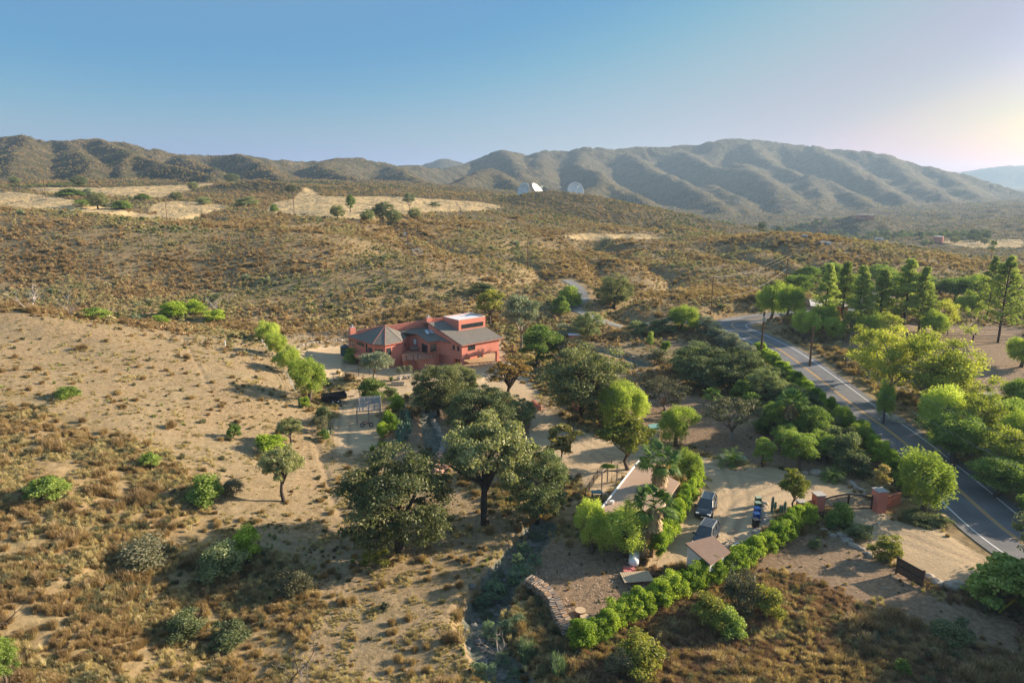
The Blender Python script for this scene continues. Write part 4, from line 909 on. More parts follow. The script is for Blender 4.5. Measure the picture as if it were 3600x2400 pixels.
# creek greens
for i, (px, py, w_, h_, lb) in enumerate([(1830,2040,170,90,'blue green weed clump at the top of the creek'),(1740,2110,180,120,'blue green weed clump in the creek bend'),(1800,2230,160,110,'weed clump beside the woodpile'),(1850,2320,170,130,'tall weed clump below the woodpile'),(1960,2370,150,130,'yellow green weed clump at the creek mouth'),(1700,2400,150,130,'pinkish weed clump at the bottom of the creek'),(1880,1985,110,60,'weed clump in the shaded creek by the peppers')]):
    plant('creekbush' if i not in (3, 4) else 'creekweed', px, py, w_*.62, h_*.6, lb, 'weeds', 'creek_weed', i=i)
for i, (px, py, s_, k, lb) in enumerate([(110,1090,120,0,'bleached leafless shrub at the valley edge, left'),(250,1110,110,1,'bleached leafless shrub at the valley edge, right'),(765,1095,70,0,'leafless white tree in the valley brush'),(690,2170,110,2,'fallen bare branch over dark shrubs'),(1000,2440,210,2,'blackened bare tree at the bottom edge'),(1080,2410,150,1,'grey bare shrub beside the blackened tree'),(20,2200,130,2,'bare dark shrub at the left edge'),(2580,2090,150,0,'bare pale tree leaning by the front hedge'),(1575,768,44,1,'leafless tree on the tan field, left'),(1618,765,55,1,'leafless tree on the tan field, right'),(1760,2330,130,1,'dry twiggy bush in the creek')]):
    loc = G(px, py); sc = s_*mpp(loc)*1.0; e = empty('dead_tree', loc, lb, 'dead tree', None, random.uniform(0, 6), sc); link('branches', DT[k], e)
# ---------------- uncountable scrub: instanced ground cover ----------------
hid = bpy.data.collections.new('scrub_sources')
def small(name, lm, n, per, leaf, seed, rz=.5):
    cs = crown_centres(n, .40, rz, .12, seed, -.1, .5); V, Fs, var = blobs(cs, np.random.default_rng(seed).uniform(.10, .2, n), per, leaf, squash=.7, seed=seed); V[:, 2] = np.maximum(V[:, 2], -.1)
    o = bpy.data.objects.new(name, npmesh(name, V, Fs, LM[lm], {'var': ('FACE', var)})); hid.objects.link(o)
def inst_src(name, kind, i): o = bpy.data.objects.new(name, PR[kind][i][0]); hid.objects.link(o)
LM['sc_brown'] = leafmat('brown_scrub', (.32,.21,.115), (.60,.42,.23), .4, tip=(.72,.54,.33))
LM['sc_olive'] = leafmat('olive_scrub', (.26,.215,.10), (.50,.425,.21), .4, tip=(.60,.52,.28))
LM['sc_tan'] = leafmat('tan_scrub', (.34,.28,.14), (.60,.51,.27), .35, tip=(.68,.60,.34))
LM['sc_green'] = leafmat('green_scrub', (.11,.135,.045), (.27,.30,.10), .3, tip=(.38,.41,.15))
small('a_brown', 'sc_brown', 9, 26, .10, 1); small('b_brown', 'sc_brown', 9, 26, .09, 2); small('c_olive', 'sc_olive', 9, 26, .10, 3); small('d_green', 'sc_green', 10, 28, .10, 4)
small('e_tan', 'sc_tan', 9, 26, .09, 5, .6); inst_src('f_dry', 'drybrush', 0); inst_src('g_dry', 'drybrush', 1); inst_src('h_grass', 'grass', 0); inst_src('i_grass', 'grass', 1); inst_src('j_sage', 'sage', 0); small('k_olivefine', 'olive', 12, 60, .06, 8)
def scatter(name, label, P, sc, ix, cat=None):
    me = bpy.data.meshes.new(name); me.vertices.add(len(P)); me.vertices.foreach_set('co', np.asarray(P, np.float32).ravel()); me.update()
    for an, ty, arr in (('sc', 'FLOAT', sc), ('ix', 'INT', ix), ('rz', 'FLOAT', rng.uniform(0, 6.28, len(P)))):
        a = me.attributes.new(an, ty, 'POINT'); a.data.foreach_set('value', np.asarray(arr, np.float32 if ty == 'FLOAT' else np.int32))
    o = link(name, me); tag(o, label, cat or name.replace('_', ' '), kind='stuff')
    ng = bpy.data.node_groups.new(name, 'GeometryNodeTree'); ng.interface.new_socket('Geometry', in_out='INPUT', socket_type='NodeSocketGeometry'); ng.interface.new_socket('Geometry', in_out='OUTPUT', socket_type='NodeSocketGeometry')
    N_ = ng.nodes; gi = N_.new('NodeGroupInput'); go = N_.new('NodeGroupOutput'); ip = N_.new('GeometryNodeInstanceOnPoints'); ci = N_.new('GeometryNodeCollectionInfo')
    ci.inputs['Collection'].default_value = hid; ci.inputs['Separate Children'].default_value = True; ci.inputs['Reset Children'].default_value = True
    def na(n_, ty):
        q = N_.new('GeometryNodeInputNamedAttribute'); q.data_type = ty; q.inputs['Name'].default_value = n_; return q.outputs[0]
    L = ng.links; L.new(gi.outputs[0], ip.inputs['Points']); L.new(ci.outputs[0], ip.inputs['Instance']); ip.inputs['Pick Instance'].default_value = True
    L.new(na('ix', 'INT'), ip.inputs['Instance Index']); L.new(na('sc', 'FLOAT'), ip.inputs['Scale'])
    cx = N_.new('ShaderNodeCombineXYZ'); L.new(na('rz', 'FLOAT'), cx.inputs[2]); L.new(cx.outputs[0], ip.inputs['Rotation']); L.new(ip.outputs[0], go.inputs[0])
    md = o.modifiers.new('scatter', 'NODES'); md.node_group = ng; return o
ASP = {0: 1.0, 1: 1.0}
def sample(n, y0, y1, s0, s1, dens_fn):
    s = rng.uniform(s0, s1, n); y = np.sqrt(rng.uniform(y0*y0, y1*y1, n)) if y1/y0 < 3 else np.exp(rng.uniform(math.log(y0), math.log(y1), n)); x = s*y
    k = rng.uniform(0, 1, n) < dens_fn(x, y); x, y = x[k], y[k]; return x, y, zat(x, y)
def patch(x, y, sc, sd): return vn(x/sc, y/sc, sd)*.6+vn(x/sc*2.3, y/sc*2.3, sd+1)*.4
def pick(x, y, table, sd, sc=14):
    r = np.clip(patch(x, y, sc, sd)*1.5-.25 + rng.normal(0, .16, len(x)), 0, .999); i = np.zeros(len(x), int); a = 0
    for ix, p in table: i = np.where(r >= a, ix, i); a += p
    return i
offroad = lambda x, y: (smp(droad, x, y) > 6.5)*(smp(dlane, x, y) > 3.4)
inst_src('l_yucca', 'yuccaplant', 0); inst_src('m_fuzz', 'fuzz', 0); inst_src('n_fuzz', 'fuzz', 1); inst_src('o_fuzz', 'fuzzolive', 0); inst_src('p_fuzz', 'fuzzstraw', 0)
LM['litter'] = leafmat('leaf_litter', (.40,.30,.22), (.70,.58,.50), .1)
V_, F_, v_ = blobs(np.zeros((1, 3)), [.5], 7, .09, squash=.06, seed=4); hid.objects.link(bpy.data.objects.new('q_litter', npmesh('q_litter', V_, F_, LM['litter'], {'var': ('FACE', v_)})))
# valley and mid slopes
x, y, z = sample(150000, 118, 470, -.95, 1.05, lambda x, y: smp(brush, x, y)*offroad(x, y)*np.clip(patch(x, y, 11, 33)*2.6-.45, .35, 1))
scatter('hillside_scrub', 'brown and olive chaparral scrub covering the middle slopes', np.column_stack([x, y, z-.05]), np.clip(rng.lognormal(-.12, .4, len(x)), .4, 3.0)*(1+.3*(y > 260)), pick(x, y, [(5,.16),(0,.24),(1,.18),(4,.24),(2,.11),(9,.02),(3,.05)], 3, 22), 'scrub')
x, y, z = sample(80000, 440, 1700, -.9, .95, lambda x, y: smp(brush, x, y)*np.clip(patch(x, y, 60, 8)*2-.25, .15, 1))
scatter('mountain_scrub', 'distant dark green chaparral dotting the mountains', np.column_stack([x, y, z-.2]), rng.uniform(1.2, 3.2, len(x))*(y/700)**.5, pick(x, y, [(2,.3),(0,.45),(3,.25)], 4, 60), 'scrub')
# near brush
def lowleft(x, y): return smp(brush, x, y)*offroad(x, y)*(y < 125)
x, y, z = sample(50000, 30, 122, -1.05, 1.1, lambda x, y: lowleft(x, y)*np.clip(patch(x, y, 6, 12)*2.2-.35, 0, 1))
scatter('foreground_brush', 'dry rust brown brush covering the near banks', np.column_stack([x, y, z-.05]), rng.uniform(.5, 1.35, len(x)), pick(x, y, [(12,.24),(13,.18),(14,.10),(15,.34),(5,.04),(10,.05),(6,.05)], 5, 5), 'brush')
x, y, z = sample(5200, 42, 84, -.1, .35, lambda x, y: smp(zone['soil'], x, y)*(1-smp(zone['dirt'], x, y))*np.clip(patch(x, y, 2.5, 23)*2.6-.7, 0, 1))
scatter('fallen_leaves', 'pale fallen leaves scattered on the dark soil by the woodpile', np.column_stack([x, y, z+.03]), rng.uniform(.5, 1.1, len(x)), np.full(len(x), 16), 'fallen leaves')
for q_ in range(2): hid.objects.link(bpy.data.objects.new('r_wood%d' % q_, PR['darkoak'][q_][0]))
LM['rosy'] = leafmat('rosy_brush', (.24,.14,.095), (.52,.33,.225), .35, tip=(.64,.46,.34)); blades('rosyfuzz', 'rosy', 620, 71, h=.6, wdt=.0095, spread=.4, clumps=3, curve=.15); blades('rosyfuzz', 'rosy', 620, 72, h=.6, wdt=.0095, spread=.5, clumps=4, curve=.2); inst_src('s_rosy', 'rosyfuzz', 0); inst_src('t_rosy', 'rosyfuzz', 1)
x, y, z = sample(2600, 600, 1050, .16, .72, lambda x, y: np.clip(patch(x, y, 70, 41)*3-1.15, 0, 1)*(np.abs(x/y-.42-.12*np.sin(y/90)) < .16))
scatter('valley_woodland', 'distant blue green trees filling the valley floor', np.column_stack([x, y, z-.3]), rng.uniform(4, 8, len(x)), 17+rng.integers(0, 2, len(x)), 'woodland')
x, y, z = sample(9000, 34, 60, .12, 1.0, lambda x, y: smp(brush, x, y)*offroad(x, y)*np.clip(patch(x, y, 4, 61)*2.4-.3, 0, 1))
scatter('bank_brush', 'rosy brown dry brush covering the shaded lower right bank', np.column_stack([x, y, z-.04]), rng.uniform(.5, 1.1, len(x)), 19+rng.integers(0, 2, len(x)), 'brush')
# sparse tufts on the cleared slope and soil
x, y, z = sample(130000, 30, 150, -1.05, .9, lambda x, y: np.clip(smp(zone['tan'], x, y)*(1-smp(zone['dirt'], x, y))*(1-smp(zone['rock'], x, y))*(.12+.8*np.clip(patch(x, y, 5, 14)*2-.75, 0, 1)), 0, 1))
scatter('dry_tufts', 'sparse dry grass tufts on the cleared tan slope', np.column_stack([x, y, z-.03]), rng.uniform(.0, 1, len(x))**3*.55+.10, pick(x, y, [(15,.52),(8,.20),(12,.08),(14,.07),(2,.05),(11,.08)], 6, 4), 'dry grass')
x, y, z = sample(9000, 45, 150, -.3, 1.0, lambda x, y: smp(zone['soil'], x, y)*(1-smp(zone['dirt'], x, y))*.16*offroad(x, y))
scatter('leaf_litter_weeds', 'low weeds and litter on the dark shaded soil', np.column_stack([x, y, z-.03]), rng.uniform(.12, .5, len(x)), pick(x, y, [(10,.4),(5,.3),(2,.3)], 7, 4), 'weeds')
# ================= buildings =================
def ray(px, py): return np.array([S(px, py), 1.0, T(py)])
CAM = np.array([0, 0, CH])
def on_plane(px, py, p0, n): d = ray(px, py); n = np.array(n, float); return tuple(CAM + d*(np.dot(np.array(p0)-CAM, n)/np.dot(d, n)))
STUC = nodes('red_stucco'); t_ = STUC[1]; n_ = nz(t_, .5, 5).outputs[0]; n2_ = nz(t_, 5, 4).outputs[0]
t_.links.new(mix(t_, ramp(t_, n2_, [(.3, (0,0,0)), (.8, (.45,.45,.45))]), ramp(t_, n_, [(.3, (.62,.215,.15)), (.7, (.72,.28,.205))]), (.56,.20,.14)), STUC[2].inputs['Base Color']); bump(t_, STUC[2], n2_, .4, .05); STUC = STUC[0]
def shingle(name, a, b_, s=1):
    m, t, b = nodes(name); tc = t.nodes.new('ShaderNodeTexCoord'); br = t.nodes.new('ShaderNodeTexBrick'); br.inputs['Scale'].default_value = 2.2*s; br.inputs['Mortar Size'].default_value = .012; br.inputs['Row Height'].default_value = .22; br.inputs['Brick Width'].default_value = .45
    br.inputs['Color1'].default_value = (*a, 1); br.inputs['Color2'].default_value = (*b_, 1); br.inputs['Mortar'].default_value = (*[x*.45 for x in a], 1); t.links.new(tc.outputs['Object'], br.inputs['Vector'])
    n = nz(t, .8, 5).outputs[0]; n2 = nz(t, 14, 3).outputs[0]; c = mix(t, .45, br.outputs[0], ramp(t, n, [(.3, a), (.7, b_)])); c = mix(t, .3, c, ramp(t, n2, [(.35, tuple(x*.5 for x in a)), (.65, tuple(min(1, x*1.5) for x in b_))]))
    t.links.new(c, b.inputs['Base Color']); b.inputs['Roughness'].default_value = .95; bump(t, b, br.outputs['Fac'], .4, .03); return m
SHG = shingle('grey_shingle', (.15,.135,.115), (.235,.215,.18)); SHB = shingle('brown_shingle', (.24,.155,.115), (.31,.21,.155)); TANR = shingle('tan_shingle', (.40,.275,.19), (.47,.33,.235), .7)
TRIM = plain('red_trim', (.42,.13,.085), .7, .1); GLS = plain('window_glass', (.035,.045,.05), .08, .3, 1.5, spec=.8); FRM = plain('dark_frame', (.06,.055,.05), .5); WHT = plain('white_roofing', (.66,.66,.66), .8, .08, 2); WOOD = plain('redwood', (.34,.16,.085), .7, .25, 12); WOODG = plain('weathered_wood', (.30,.245,.19), .85, .25, 12); WOODP = plain('pale_wood', (.50,.40,.27), .8, .2, 10)
BLK = plain('black_metal', (.022,.022,.024), .45, .1); GALV = plain('galvanised', (.42,.44,.45), .45, .1, 4, metal=.6); WHP = plain('white_paint', (.72,.71,.68), .6, .06, 4); STONE = plain('stone', (.36,.31,.25), .9, .3, 2.5, bmp=.6); PINKW = plain('pink_wall', (.56,.22,.15), .8, .1, 2); CONC = plain('concrete', (.42,.40,.36), .9, .12, 2)
def A_(x, y): return (1200+x/6.534, 1080+y/6.534)
def B_(x, y): return (1480+x/6.534, 1080+y/6.534)
H0 = PZ(1450, 1290, 1)
hs = empty('red_house', (H0[0], H0[1], 1), 'large red stucco house with grey shingle roofs, an octagonal end and a carport', 'house')
ez = 5.8
E0 = PZ(*A_(130, 655), ez); E1 = PZ(*A_(720, 845), ez); E2 = PZ(*A_(1002, 860), ez); E3 = PZ(*A_(1390, 783), ez); E4 = PZ(*A_(1530, 645), ez+.1)
AP = PZ(*A_(1008, 425), 8.3); E7 = PZ(*A_(1725, 603), 6.5); E8 = PZ(*A_(1985, 795), ez); E9 = PZ(*B_(405, 755), ez+.1); E10 = PZ(*B_(745, 803), ez)
P0 = PZ(*B_(935, 872), ez); Q0 = PZ(*B_(1890, 700), ez)
u = np.array(Q0)-np.array(P0); u[2] = 0; u /= np.linalg.norm(u); nrm = np.array([-u[1], u[0], 0]); SL = .265; rn = np.cross(u, nrm+np.array([0, 0, SL])); 
def onroof(q): return on_plane(*q, P0, rn)
R1 = onroof(B_(165, 350)); R2 = onroof(B_(510, 318)); R3 = onroof(B_(1480, 445)); TB1 = onroof(B_(870, 540)); TB2 = R3
V0 = PZ(*A_(1320, 545), 7.1); V1 = PZ(*B_(195, 435), 7.6)
rf = MB()
for f in ([E0, E1, AP], [E1, E2, AP], [E2, E3, AP], [E3, V0, AP], [E3, E4, V0], [V0, E4, E7, V1], [E7, E8, E9, V1], [E9, E10, V1]): rf.slab(f, .16)
BK0 = (E0[0]+1.5, E0[1]+4.5, 6.2); BK1 = (AP[0]+1, AP[1]+5, 7.2); rf.slab([E0, AP, BK1, BK0], .16)
rf.build('roof', SHG, hs, True)
r2 = MB(); R4 = tuple(np.array(R1)+nrm*.01); bk = np.array(R2)+nrm*3+np.array([0, 0, -.6]); bq = np.array(R3)+nrm*6+np.array([0, 0, -.9])
r2.slab([P0, Q0, R3, R2, R1], .18); r2.slab([R1, R2, R3, tuple(bq), tuple(np.array(R1)+nrm*5+np.array([0, 0, -1.2]))], .18)
r2.build('roof', SHG, hs, True)
# trim along eaves
tr = MB()
for pl in ([E0, E1, E2, E3, E4], [E4, E7, E8, E9, E10], [R1, P0, Q0, R3]):
    tr.tube([(p[0], p[1], p[2]-.20) for p in pl], .11, 4)
for a in (E1, E2, E3): tr.tube([(a[0], a[1], a[2]+.03), (AP[0], AP[1], AP[2]+.03)], .035, 4)
tr.build('eave_trim', TRIM, hs, True)
def inset(p, q=(-17, 135), d=.45): v = np.array([q[0]-p[0], q[1]-p[1]]); v = v/np.linalg.norm(v)*d; return (p[0]+v[0], p[1]+v[1])
def wseg(mb, a, b, zb, za, zb2, th=.3, zbb=None):
    d = np.array([b[0]-a[0], b[1]-a[1]]); d /= np.linalg.norm(d); n = np.array([-d[1], d[0]])*th
    if n[1] < 0: n = -n
    zbb = zb if zbb is None else zbb
    mb.prism([a[:2], b[:2], (b[0]+n[0], b[1]+n[1]), (a[0]+n[0], a[1]+n[1])], [zb, zbb, zbb, zb], [za, zb2, zb2, za])
C0 = inset(E0, (-27, 134), .5); C1 = inset(E1, (-25, 134), .5); C2 = inset(E2, (-25, 134), .45); C3 = inset(E3, (-25, 134), .3); C4 = inset(E4, (-22, 137), .25); C7 = inset(E7, (-19.5, 138), .25); C8 = inset(E8, (-15.5, 134), .3); C9 = inset(E9, (-14, 134), .3); C10 = (E10[0]+.1, E10[1]+.05)
PW_ = tuple(np.array(P0)[:2]+u[:2]*.25+nrm[:2]*.35); QW = tuple(np.array(Q0)[:2]-u[:2]*.8+nrm[:2]*.35)
wl = MB(); g0 = -1.0; wt = ez-.12
M1 = (C0[0]*.55+C1[0]*.45, C0[1]*.55+C1[1]*.45)
wseg(wl, C0, C1, g0, wt, wt); wseg(wl, C1, C2, g0, wt, wt); wseg(wl, C2, C3, g0, wt, wt); wseg(wl, C3, C4, g0, wt, wt+.1)
wseg(wl, C4, C7, g0, wt+.1, 6.3); wseg(wl, C7, C8, g0, 6.3, wt); wseg(wl, C8, C9, g0, wt, wt+.05); wseg(wl, C9, C10, 3.0, wt+.05, wt); wseg(wl, (C9[0]-.3, C9[1]+.8), (C10[0]-.6, C10[1]+.9), g0, 3.1, 3.1)
for a, b, c, d in ((C0, (BK0[0]+.2, BK0[1]-.3), wt, 6), ((BK0[0]+.2, BK0[1]-.3), (AP[0]+1, AP[1]+4.8), 6, 7), ): wseg(wl, a, b, g0, c, d)
wl.build('wall', STUC, hs, True)
# right wing: upper storey wall, carport below
def rz_at(x, y): return P0[2] + SL*np.dot(np.array([x-P0[0], y-P0[1]]), nrm[:2])
def W2(k, n): return tuple(np.array(PW_)+u[:2]*k+nrm[:2]*n)
LW = math.hypot(QW[0]-PW_[0], QW[1]-PW_[1])
ww = MB(); zf = 2.95
K = 10
for i in range(K):           # facade with a shallow arched lower edge
    k0, k1 = LW*i/K, LW*(i+1)/K; ar = lambda q: zf+.38*max(0, (q/LW-.1))**1.0*1.0 - .0*q
    ww.prism([W2(k0, 0), W2(k1, 0), W2(k1, .3), W2(k0, .3)], [ar(k0), ar(k1), ar(k1), ar(k0)], ez-.08)
R1w = (R1[0]+.12, R1[1]); LD = np.array([R1[0]-PW_[0], R1[1]-PW_[1]]); LL = np.linalg.norm(LD); LD /= LL
for i in range(8):
    a = np.array(PW_)+LD*LL*i/8; b = np.array(PW_)+LD*LL*(i+1)/8; nn = np.array([LD[1], -LD[0]])*.3
    nn = nn if nn[0] > 0 else -nn
    ww.prism([tuple(a), tuple(b), tuple(b+nn), tuple(a+nn)], zf-.25 if i < 2 else g0, [rz_at(*a)-.12, rz_at(*b)-.12, rz_at(*b)-.12, rz_at(*a)-.12])
for k in (0.0, LW-.55): ww.prism([W2(k, 0.002), W2(k+.55, 0.002), W2(k+.55, .55), W2(k, .55)], g0, zf+.2)
ww.prism([W2(0, 6.2), W2(LW*.62, 6.2), W2(LW*.62, 6.5), W2(0, 6.5)], g0, zf+.1); ww.prism([W2(LW*.62, 5.2), W2(LW, 5.2), W2(LW, 6.5), W2(LW*.62, 6.5)], g0, zf+.3)
ww.prism([W2(LW-.3, .31), W2(LW, .31), W2(LW, 11), W2(LW-.3, 11)], [zf, zf, zf, zf], [ez, ez, ez+2.4, ez+2.4]); ww.prism([W2(LW-.3, 5.0), W2(LW, 5.0), W2(LW, 11), W2(LW-.3, 11)], g0, zf-.003)
ww.prism([W2(.3, .31), W2(LW-.3, .31), W2(LW-.3, 10.6), W2(.3, 10.6)], zf+.02, zf+.3)
ww.build('wall', STUC, hs, True)
# pink parapet wall and upper box
PA = PZ(*A_(1060, 432), 8.2); TB0 = R2; TT = on_plane(*B_(870, 298), TB1, (-u[1], u[0], 0)); zt = TT[2]
BX = [TB1[:2], TB2[:2], (TB2[0]+nrm[0]*5.0, TB2[1]+nrm[1]*5.0), (TB1[0]+nrm[0]*5.0, TB1[1]+nrm[1]*5.0)]
TB3 = PZ(*B_(510, 212), zt); dd_ = math.hypot(TB3[0]-TB1[0], TB3[1]-TB1[1]); dv = np.array([TB3[0]-TB1[0], TB3[1]-TB1[1]])
BX[3] = (TB1[0]+dv[0], TB1[1]+dv[1]); BX[2] = (TB2[0]+dv[0], TB2[1]+dv[1])
bx = MB(); bx.prism([tuple(p) for p in BX], min(TB1[2], TB2[2])-.6, zt-.25)
for i in range(4):
    a, b = np.array(BX[i]), np.array(BX[(i+1) % 4]); d = (b-a)/np.linalg.norm(b-a); n = np.array([-d[1], d[0]])*.18; bx.prism([tuple(a), tuple(b), tuple(b+n), tuple(a+n)], zt-.25, zt+(0 if i % 2 else -.003))
bx.build('upper_room', STUC, hs, True)
cx_, cy_ = sum(p[0] for p in BX)/4, sum(p[1] for p in BX)/4
MB().prism([(cx_+(p[0]-cx_)*.93, cy_+(p[1]-cy_)*.93) for p in BX], zt-.24, zt-.12).build('roof_deck', WHT, hs, True)
lp = MB()
for i in range(4):
    a, b = np.array(BX[i]), np.array(BX[(i+1) % 4]); d = (b-a)/np.linalg.norm(b-a); n = np.array([-d[1], d[0]])
    lp.prism([tuple(a-n*.02), tuple(b-n*.02), tuple(b+n*.2), tuple(a+n*.2)], zt+.002, zt+(.05 if i % 2 else .046))
lp.build('parapet_cap', WHP, hs, True)
pp = MB(); PB = PZ(*B_(505, 235), 9.0)
wseg(pp, PA, PB, 5.8, 8.25, 9.05, .3); PC = PZ(*B_(165, 345), 8.65); pa2 = PZ(*A_(1100, 470), 7.9)
pp.build('parapet', STUC, hs, True)
PD = PZ(*A_(330, 575), 6.9); p3 = MB(); wseg(p3, (PD[0], PD[1]+.5), (AP[0], AP[1]+.7), 6.0, 7.1, 8.35); p3.build('parapet', STUC, hs, True)
# windows / doors
def wing(name, W, q0, q1, zoomf, fr=.08, mul=1, mat=None, out=.06):
    a, b = np.array(W[0]), np.array(W[1]); d = (b-a)/np.linalg.norm(b-a); n = np.array([d[1], -d[0]]); n = n if n[1] < 0 else -n
    p = on_plane(*zoomf(*q0), (*a, 0), (*n, 0)); q = on_plane(*zoomf(*q1), (*a, 0), (*n, 0)); t0 = np.dot(np.array(p[:2])-a, d); t1 = np.dot(np.array(q[:2])-a, d); z1 = p[2]; z0 = q[2]
    if q1[1] == q0[1]: return
    wname = name; F_ = MB(); rz = math.atan2(d[1], d[0])
    def bx_(mb, ta, tb, za, zb, o0, o1): c = a+d*(ta+tb)/2+n*(o0+o1)/2; mb.box((c[0], c[1], (za+zb)/2), (abs(tb-ta), abs(o1-o0), zb-za), rz)
    bx_(F_, t0-fr, t0, z0-fr, z1+fr, -.05, out); bx_(F_, t1, t1+fr, z0-fr, z1+fr, -.05, out); bx_(F_, t0, t1, z1, z1+fr, -.05, out-.004); bx_(F_, t0, t1, z0-fr, z0, -.05, out-.004)
    for i in range(1, mul): tt = t0+(t1-t0)*i/mul; bx_(F_, tt-.03, tt+.03, z0, z1, -.05, out-.008)
    f = F_.build(wname, FRM, hs, True); g = MB(); bx_(g, t0, t1, z0, z1, -.02, .02); o = g.build('pane' if 'window' in wname else 'panel', mat or GLS, None, False, loc=None)
    for v in o.data.vertices: v.co = v.co - hs.location
    o.parent = f
wing('window', (C0, C1), (172, 740), (300, 870), A_, mul=3); wing('window', (C0, C1), (355, 785), (525, 895), A_); wing('door', (C0, C1), (567, 830), (600, 1020), A_); wing('window', (C0, C1), (630, 930), (710, 1060), A_)
wing('window', (C1, C2), (785, 965), (950, 1090), A_, mul=2); wing('window', (C2, C3), (1045, 950), (1135, 1075), A_); wing('window', (C3, C4), (1455, 830), (1470, 905), A_); wing('window', (C4, C7), (1655, 720), (1730, 860), A_, mat=WHP)
wing('door', (C7, C8), (1855, 830), (1980, 1065), A_); wing('window', (C8, C9), (225, 860), (345, 1000), B_, mul=2)
wing('window', (W2(0, 0), W2(LW, 0)), (1095, 870), (1235, 960), B_, mul=3)
PWa = np.array(PW_); PWb = PWa+LD*LL
wing('window', (tuple(PWa), tuple(PWb)), (730, 870), (780, 970), B_); wing('window', (tuple(PWa), tuple(PWb)), (835, 895), (885, 1000), B_)
wing('window', (BX[0], BX[1]), (950, 400), (1405, 470), B_, mul=4) if False else None
a_ = np.array(BX[0]); d_ = (np.array(BX[1])-a_); Lb = np.linalg.norm(d_); d_ /= Lb; n_b = np.array([d_[1], -d_[0]]); rzb = math.atan2(d_[1], d_[0])
fw = MB(); zc_ = zt-1.35
def bb(mb, ta, tb, za, zb, o0, o1): c = a_+d_*(ta+tb)/2+n_b*(o0+o1)/2; mb.box((c[0], c[1], (za+zb)/2), (tb-ta, o1-o0, zb-za), rzb)
for q in (.11, .25, .51, .77, .905): bb(fw, Lb*q-.05, Lb*q+.05, zc_-.45, zc_+.35, -.02, .05)
bb(fw, Lb*.11+.05, Lb*.905-.05, zc_+.3, zc_+.37, -.02, .045); bb(fw, Lb*.11+.05, Lb*.905-.05, zc_-.5, zc_-.43, -.02, .045)
wf = fw.build('window', FRM, hs, True); gp = MB(); bb(gp, Lb*.11, Lb*.905, zc_-.45, zc_+.33, -.03, .025); o = gp.build('pane', GLS); 
for v in o.data.vertices: v.co = v.co - hs.location
o.parent = wf
for cc, ww_ in (((1015, 1110), .9),): pass
MB().box((*W2(LW-.9, 5.15), 2.0), (.9, .1, 2.0), math.atan2(u[1], u[0])).build('door', FRM, hs, True)
MB().box((*W2(LW*.45, 6.15), 1.9), (2.2, .1, 1.8), math.atan2(u[1], u[0])).build('door', FRM, hs, True)
dd0 = np.array(C2)*.0+np.array(C8)
MB().box((C9[0]+1.0, C9[1]+.45, 1.9), (1.0, .1, 1.8), .0).build('door', FRM, hs, True)
# skylights
s1 = on_plane(*B_(130, 560), E7, np.cross(np.array(E8)-np.array(E7), np.array(V1)-np.array(E7)))
for k in (0, .95):
    v1 = np.array(V1)-np.array(E9); v1 /= np.linalg.norm(v1); v2 = np.array(E9)-np.array(E8); v2 /= np.linalg.norm(v2); c = np.array(s1)+v2*k+np.array([.2, -.6, .12])
    q = [tuple(c+v1*x*.75+v2*y*.33+np.array([0, 0, .0])) for x, y in ((-1,-1),(1,-1),(1,1),(-1,1))]
    MB().slab(q, .14).build('skylight', plain('skylight_glass', (.45,.55,.62), .1, .05, spec=.8) if 'skylight_glass' not in MAT else MAT['skylight_glass'], hs, True)
# chimneys
def chimney(c, w_, h_, z0):
    m = MB(); m.box((c[0], c[1], z0+h_/2), (w_, w_*.8, h_), .6); o = m.build('chimney', STUC, hs, True); k = MB(); k.box((c[0], c[1], z0+h_+.05), (w_*.8, w_*.65, .1), .6); k.tube([(c[0], c[1], z0+h_+.1), (c[0], c[1], z0+h_+.5)], .17, 8); k.tube([(c[0], c[1], z0+h_+.5), (c[0], c[1], z0+h_+.56)], .26, 8)
    q = k.build('chimney_cap', GALV); 
    for v in q.data.vertices: v.co = v.co - hs.location
    q.parent = o
chimney(PZ(*A_(255, 600), 6.1), 1.15, 1.75, 5.6); chimney(PZ(*A_(1995, 275), 8.9), 1.1, .9, 8.4)
vt = MB(); 
for c in (BX[3], BX[2]): vt.tube([(c[0]+.6, c[1]-.6, zt-.15), (c[0]+.6, c[1]-.6, zt+.5)], .07, 6)
vt.build('vent_pipe', GALV, hs, True)
# deck, stairs, balcony
dz = 3.05
D = [PZ(*A_(1400, 1212), dz), PZ(*A_(1500, 1200), dz), PZ(*A_(1655, 1195), dz), PZ(*A_(1760, 1200), dz), PZ(*B_(280, 1135), dz)]
dk = [p[:2] for p in D]+[(C9[0], C9[1]-.02), (C8[0], C8[1]-.02), (C7[0]-.02, C7[1]-.02), (C4[0]+.02, C4[1]-.02), (C3[0]+.05, C3[1]+.3)]
MB().prism(dk, dz-.3, dz).build('deck', plain('deck_boards', (.46,.22,.14), .75, .2, 8), hs, True)
MB().prism([(p[0]+.1, p[1]+.6) for p in dk[:5]]+dk[5:], g0, dz-.31).build('wall', STUC, hs, True)
def rail(mb, a, b, n=3, h=1.0, cables=3):
    a = np.array(a, float); b = np.array(b, float)
    for i in range(n+1): p = a+(b-a)*i/n; mb.box((p[0], p[1], p[2]+h/2), (.09, .09, h))
    mb.tube([a+(0, 0, h), b+(0, 0, h)], .05, 4)
    for k in range(cables): zz = h*(k+1)/(cables+1); mb.tube([a+(0, 0, zz), b+(0, 0, zz)], .012, 3)
rl = MB(); rail(rl, D[0], D[1], 1); rl.build('railing', WOOD, hs, True)
rl = MB(); rail(rl, D[3], D[4], 4); rail(rl, D[4], (C9[0]+.3, C9[1]-.1, dz), 2); rail(rl, D[2], D[3], 1)
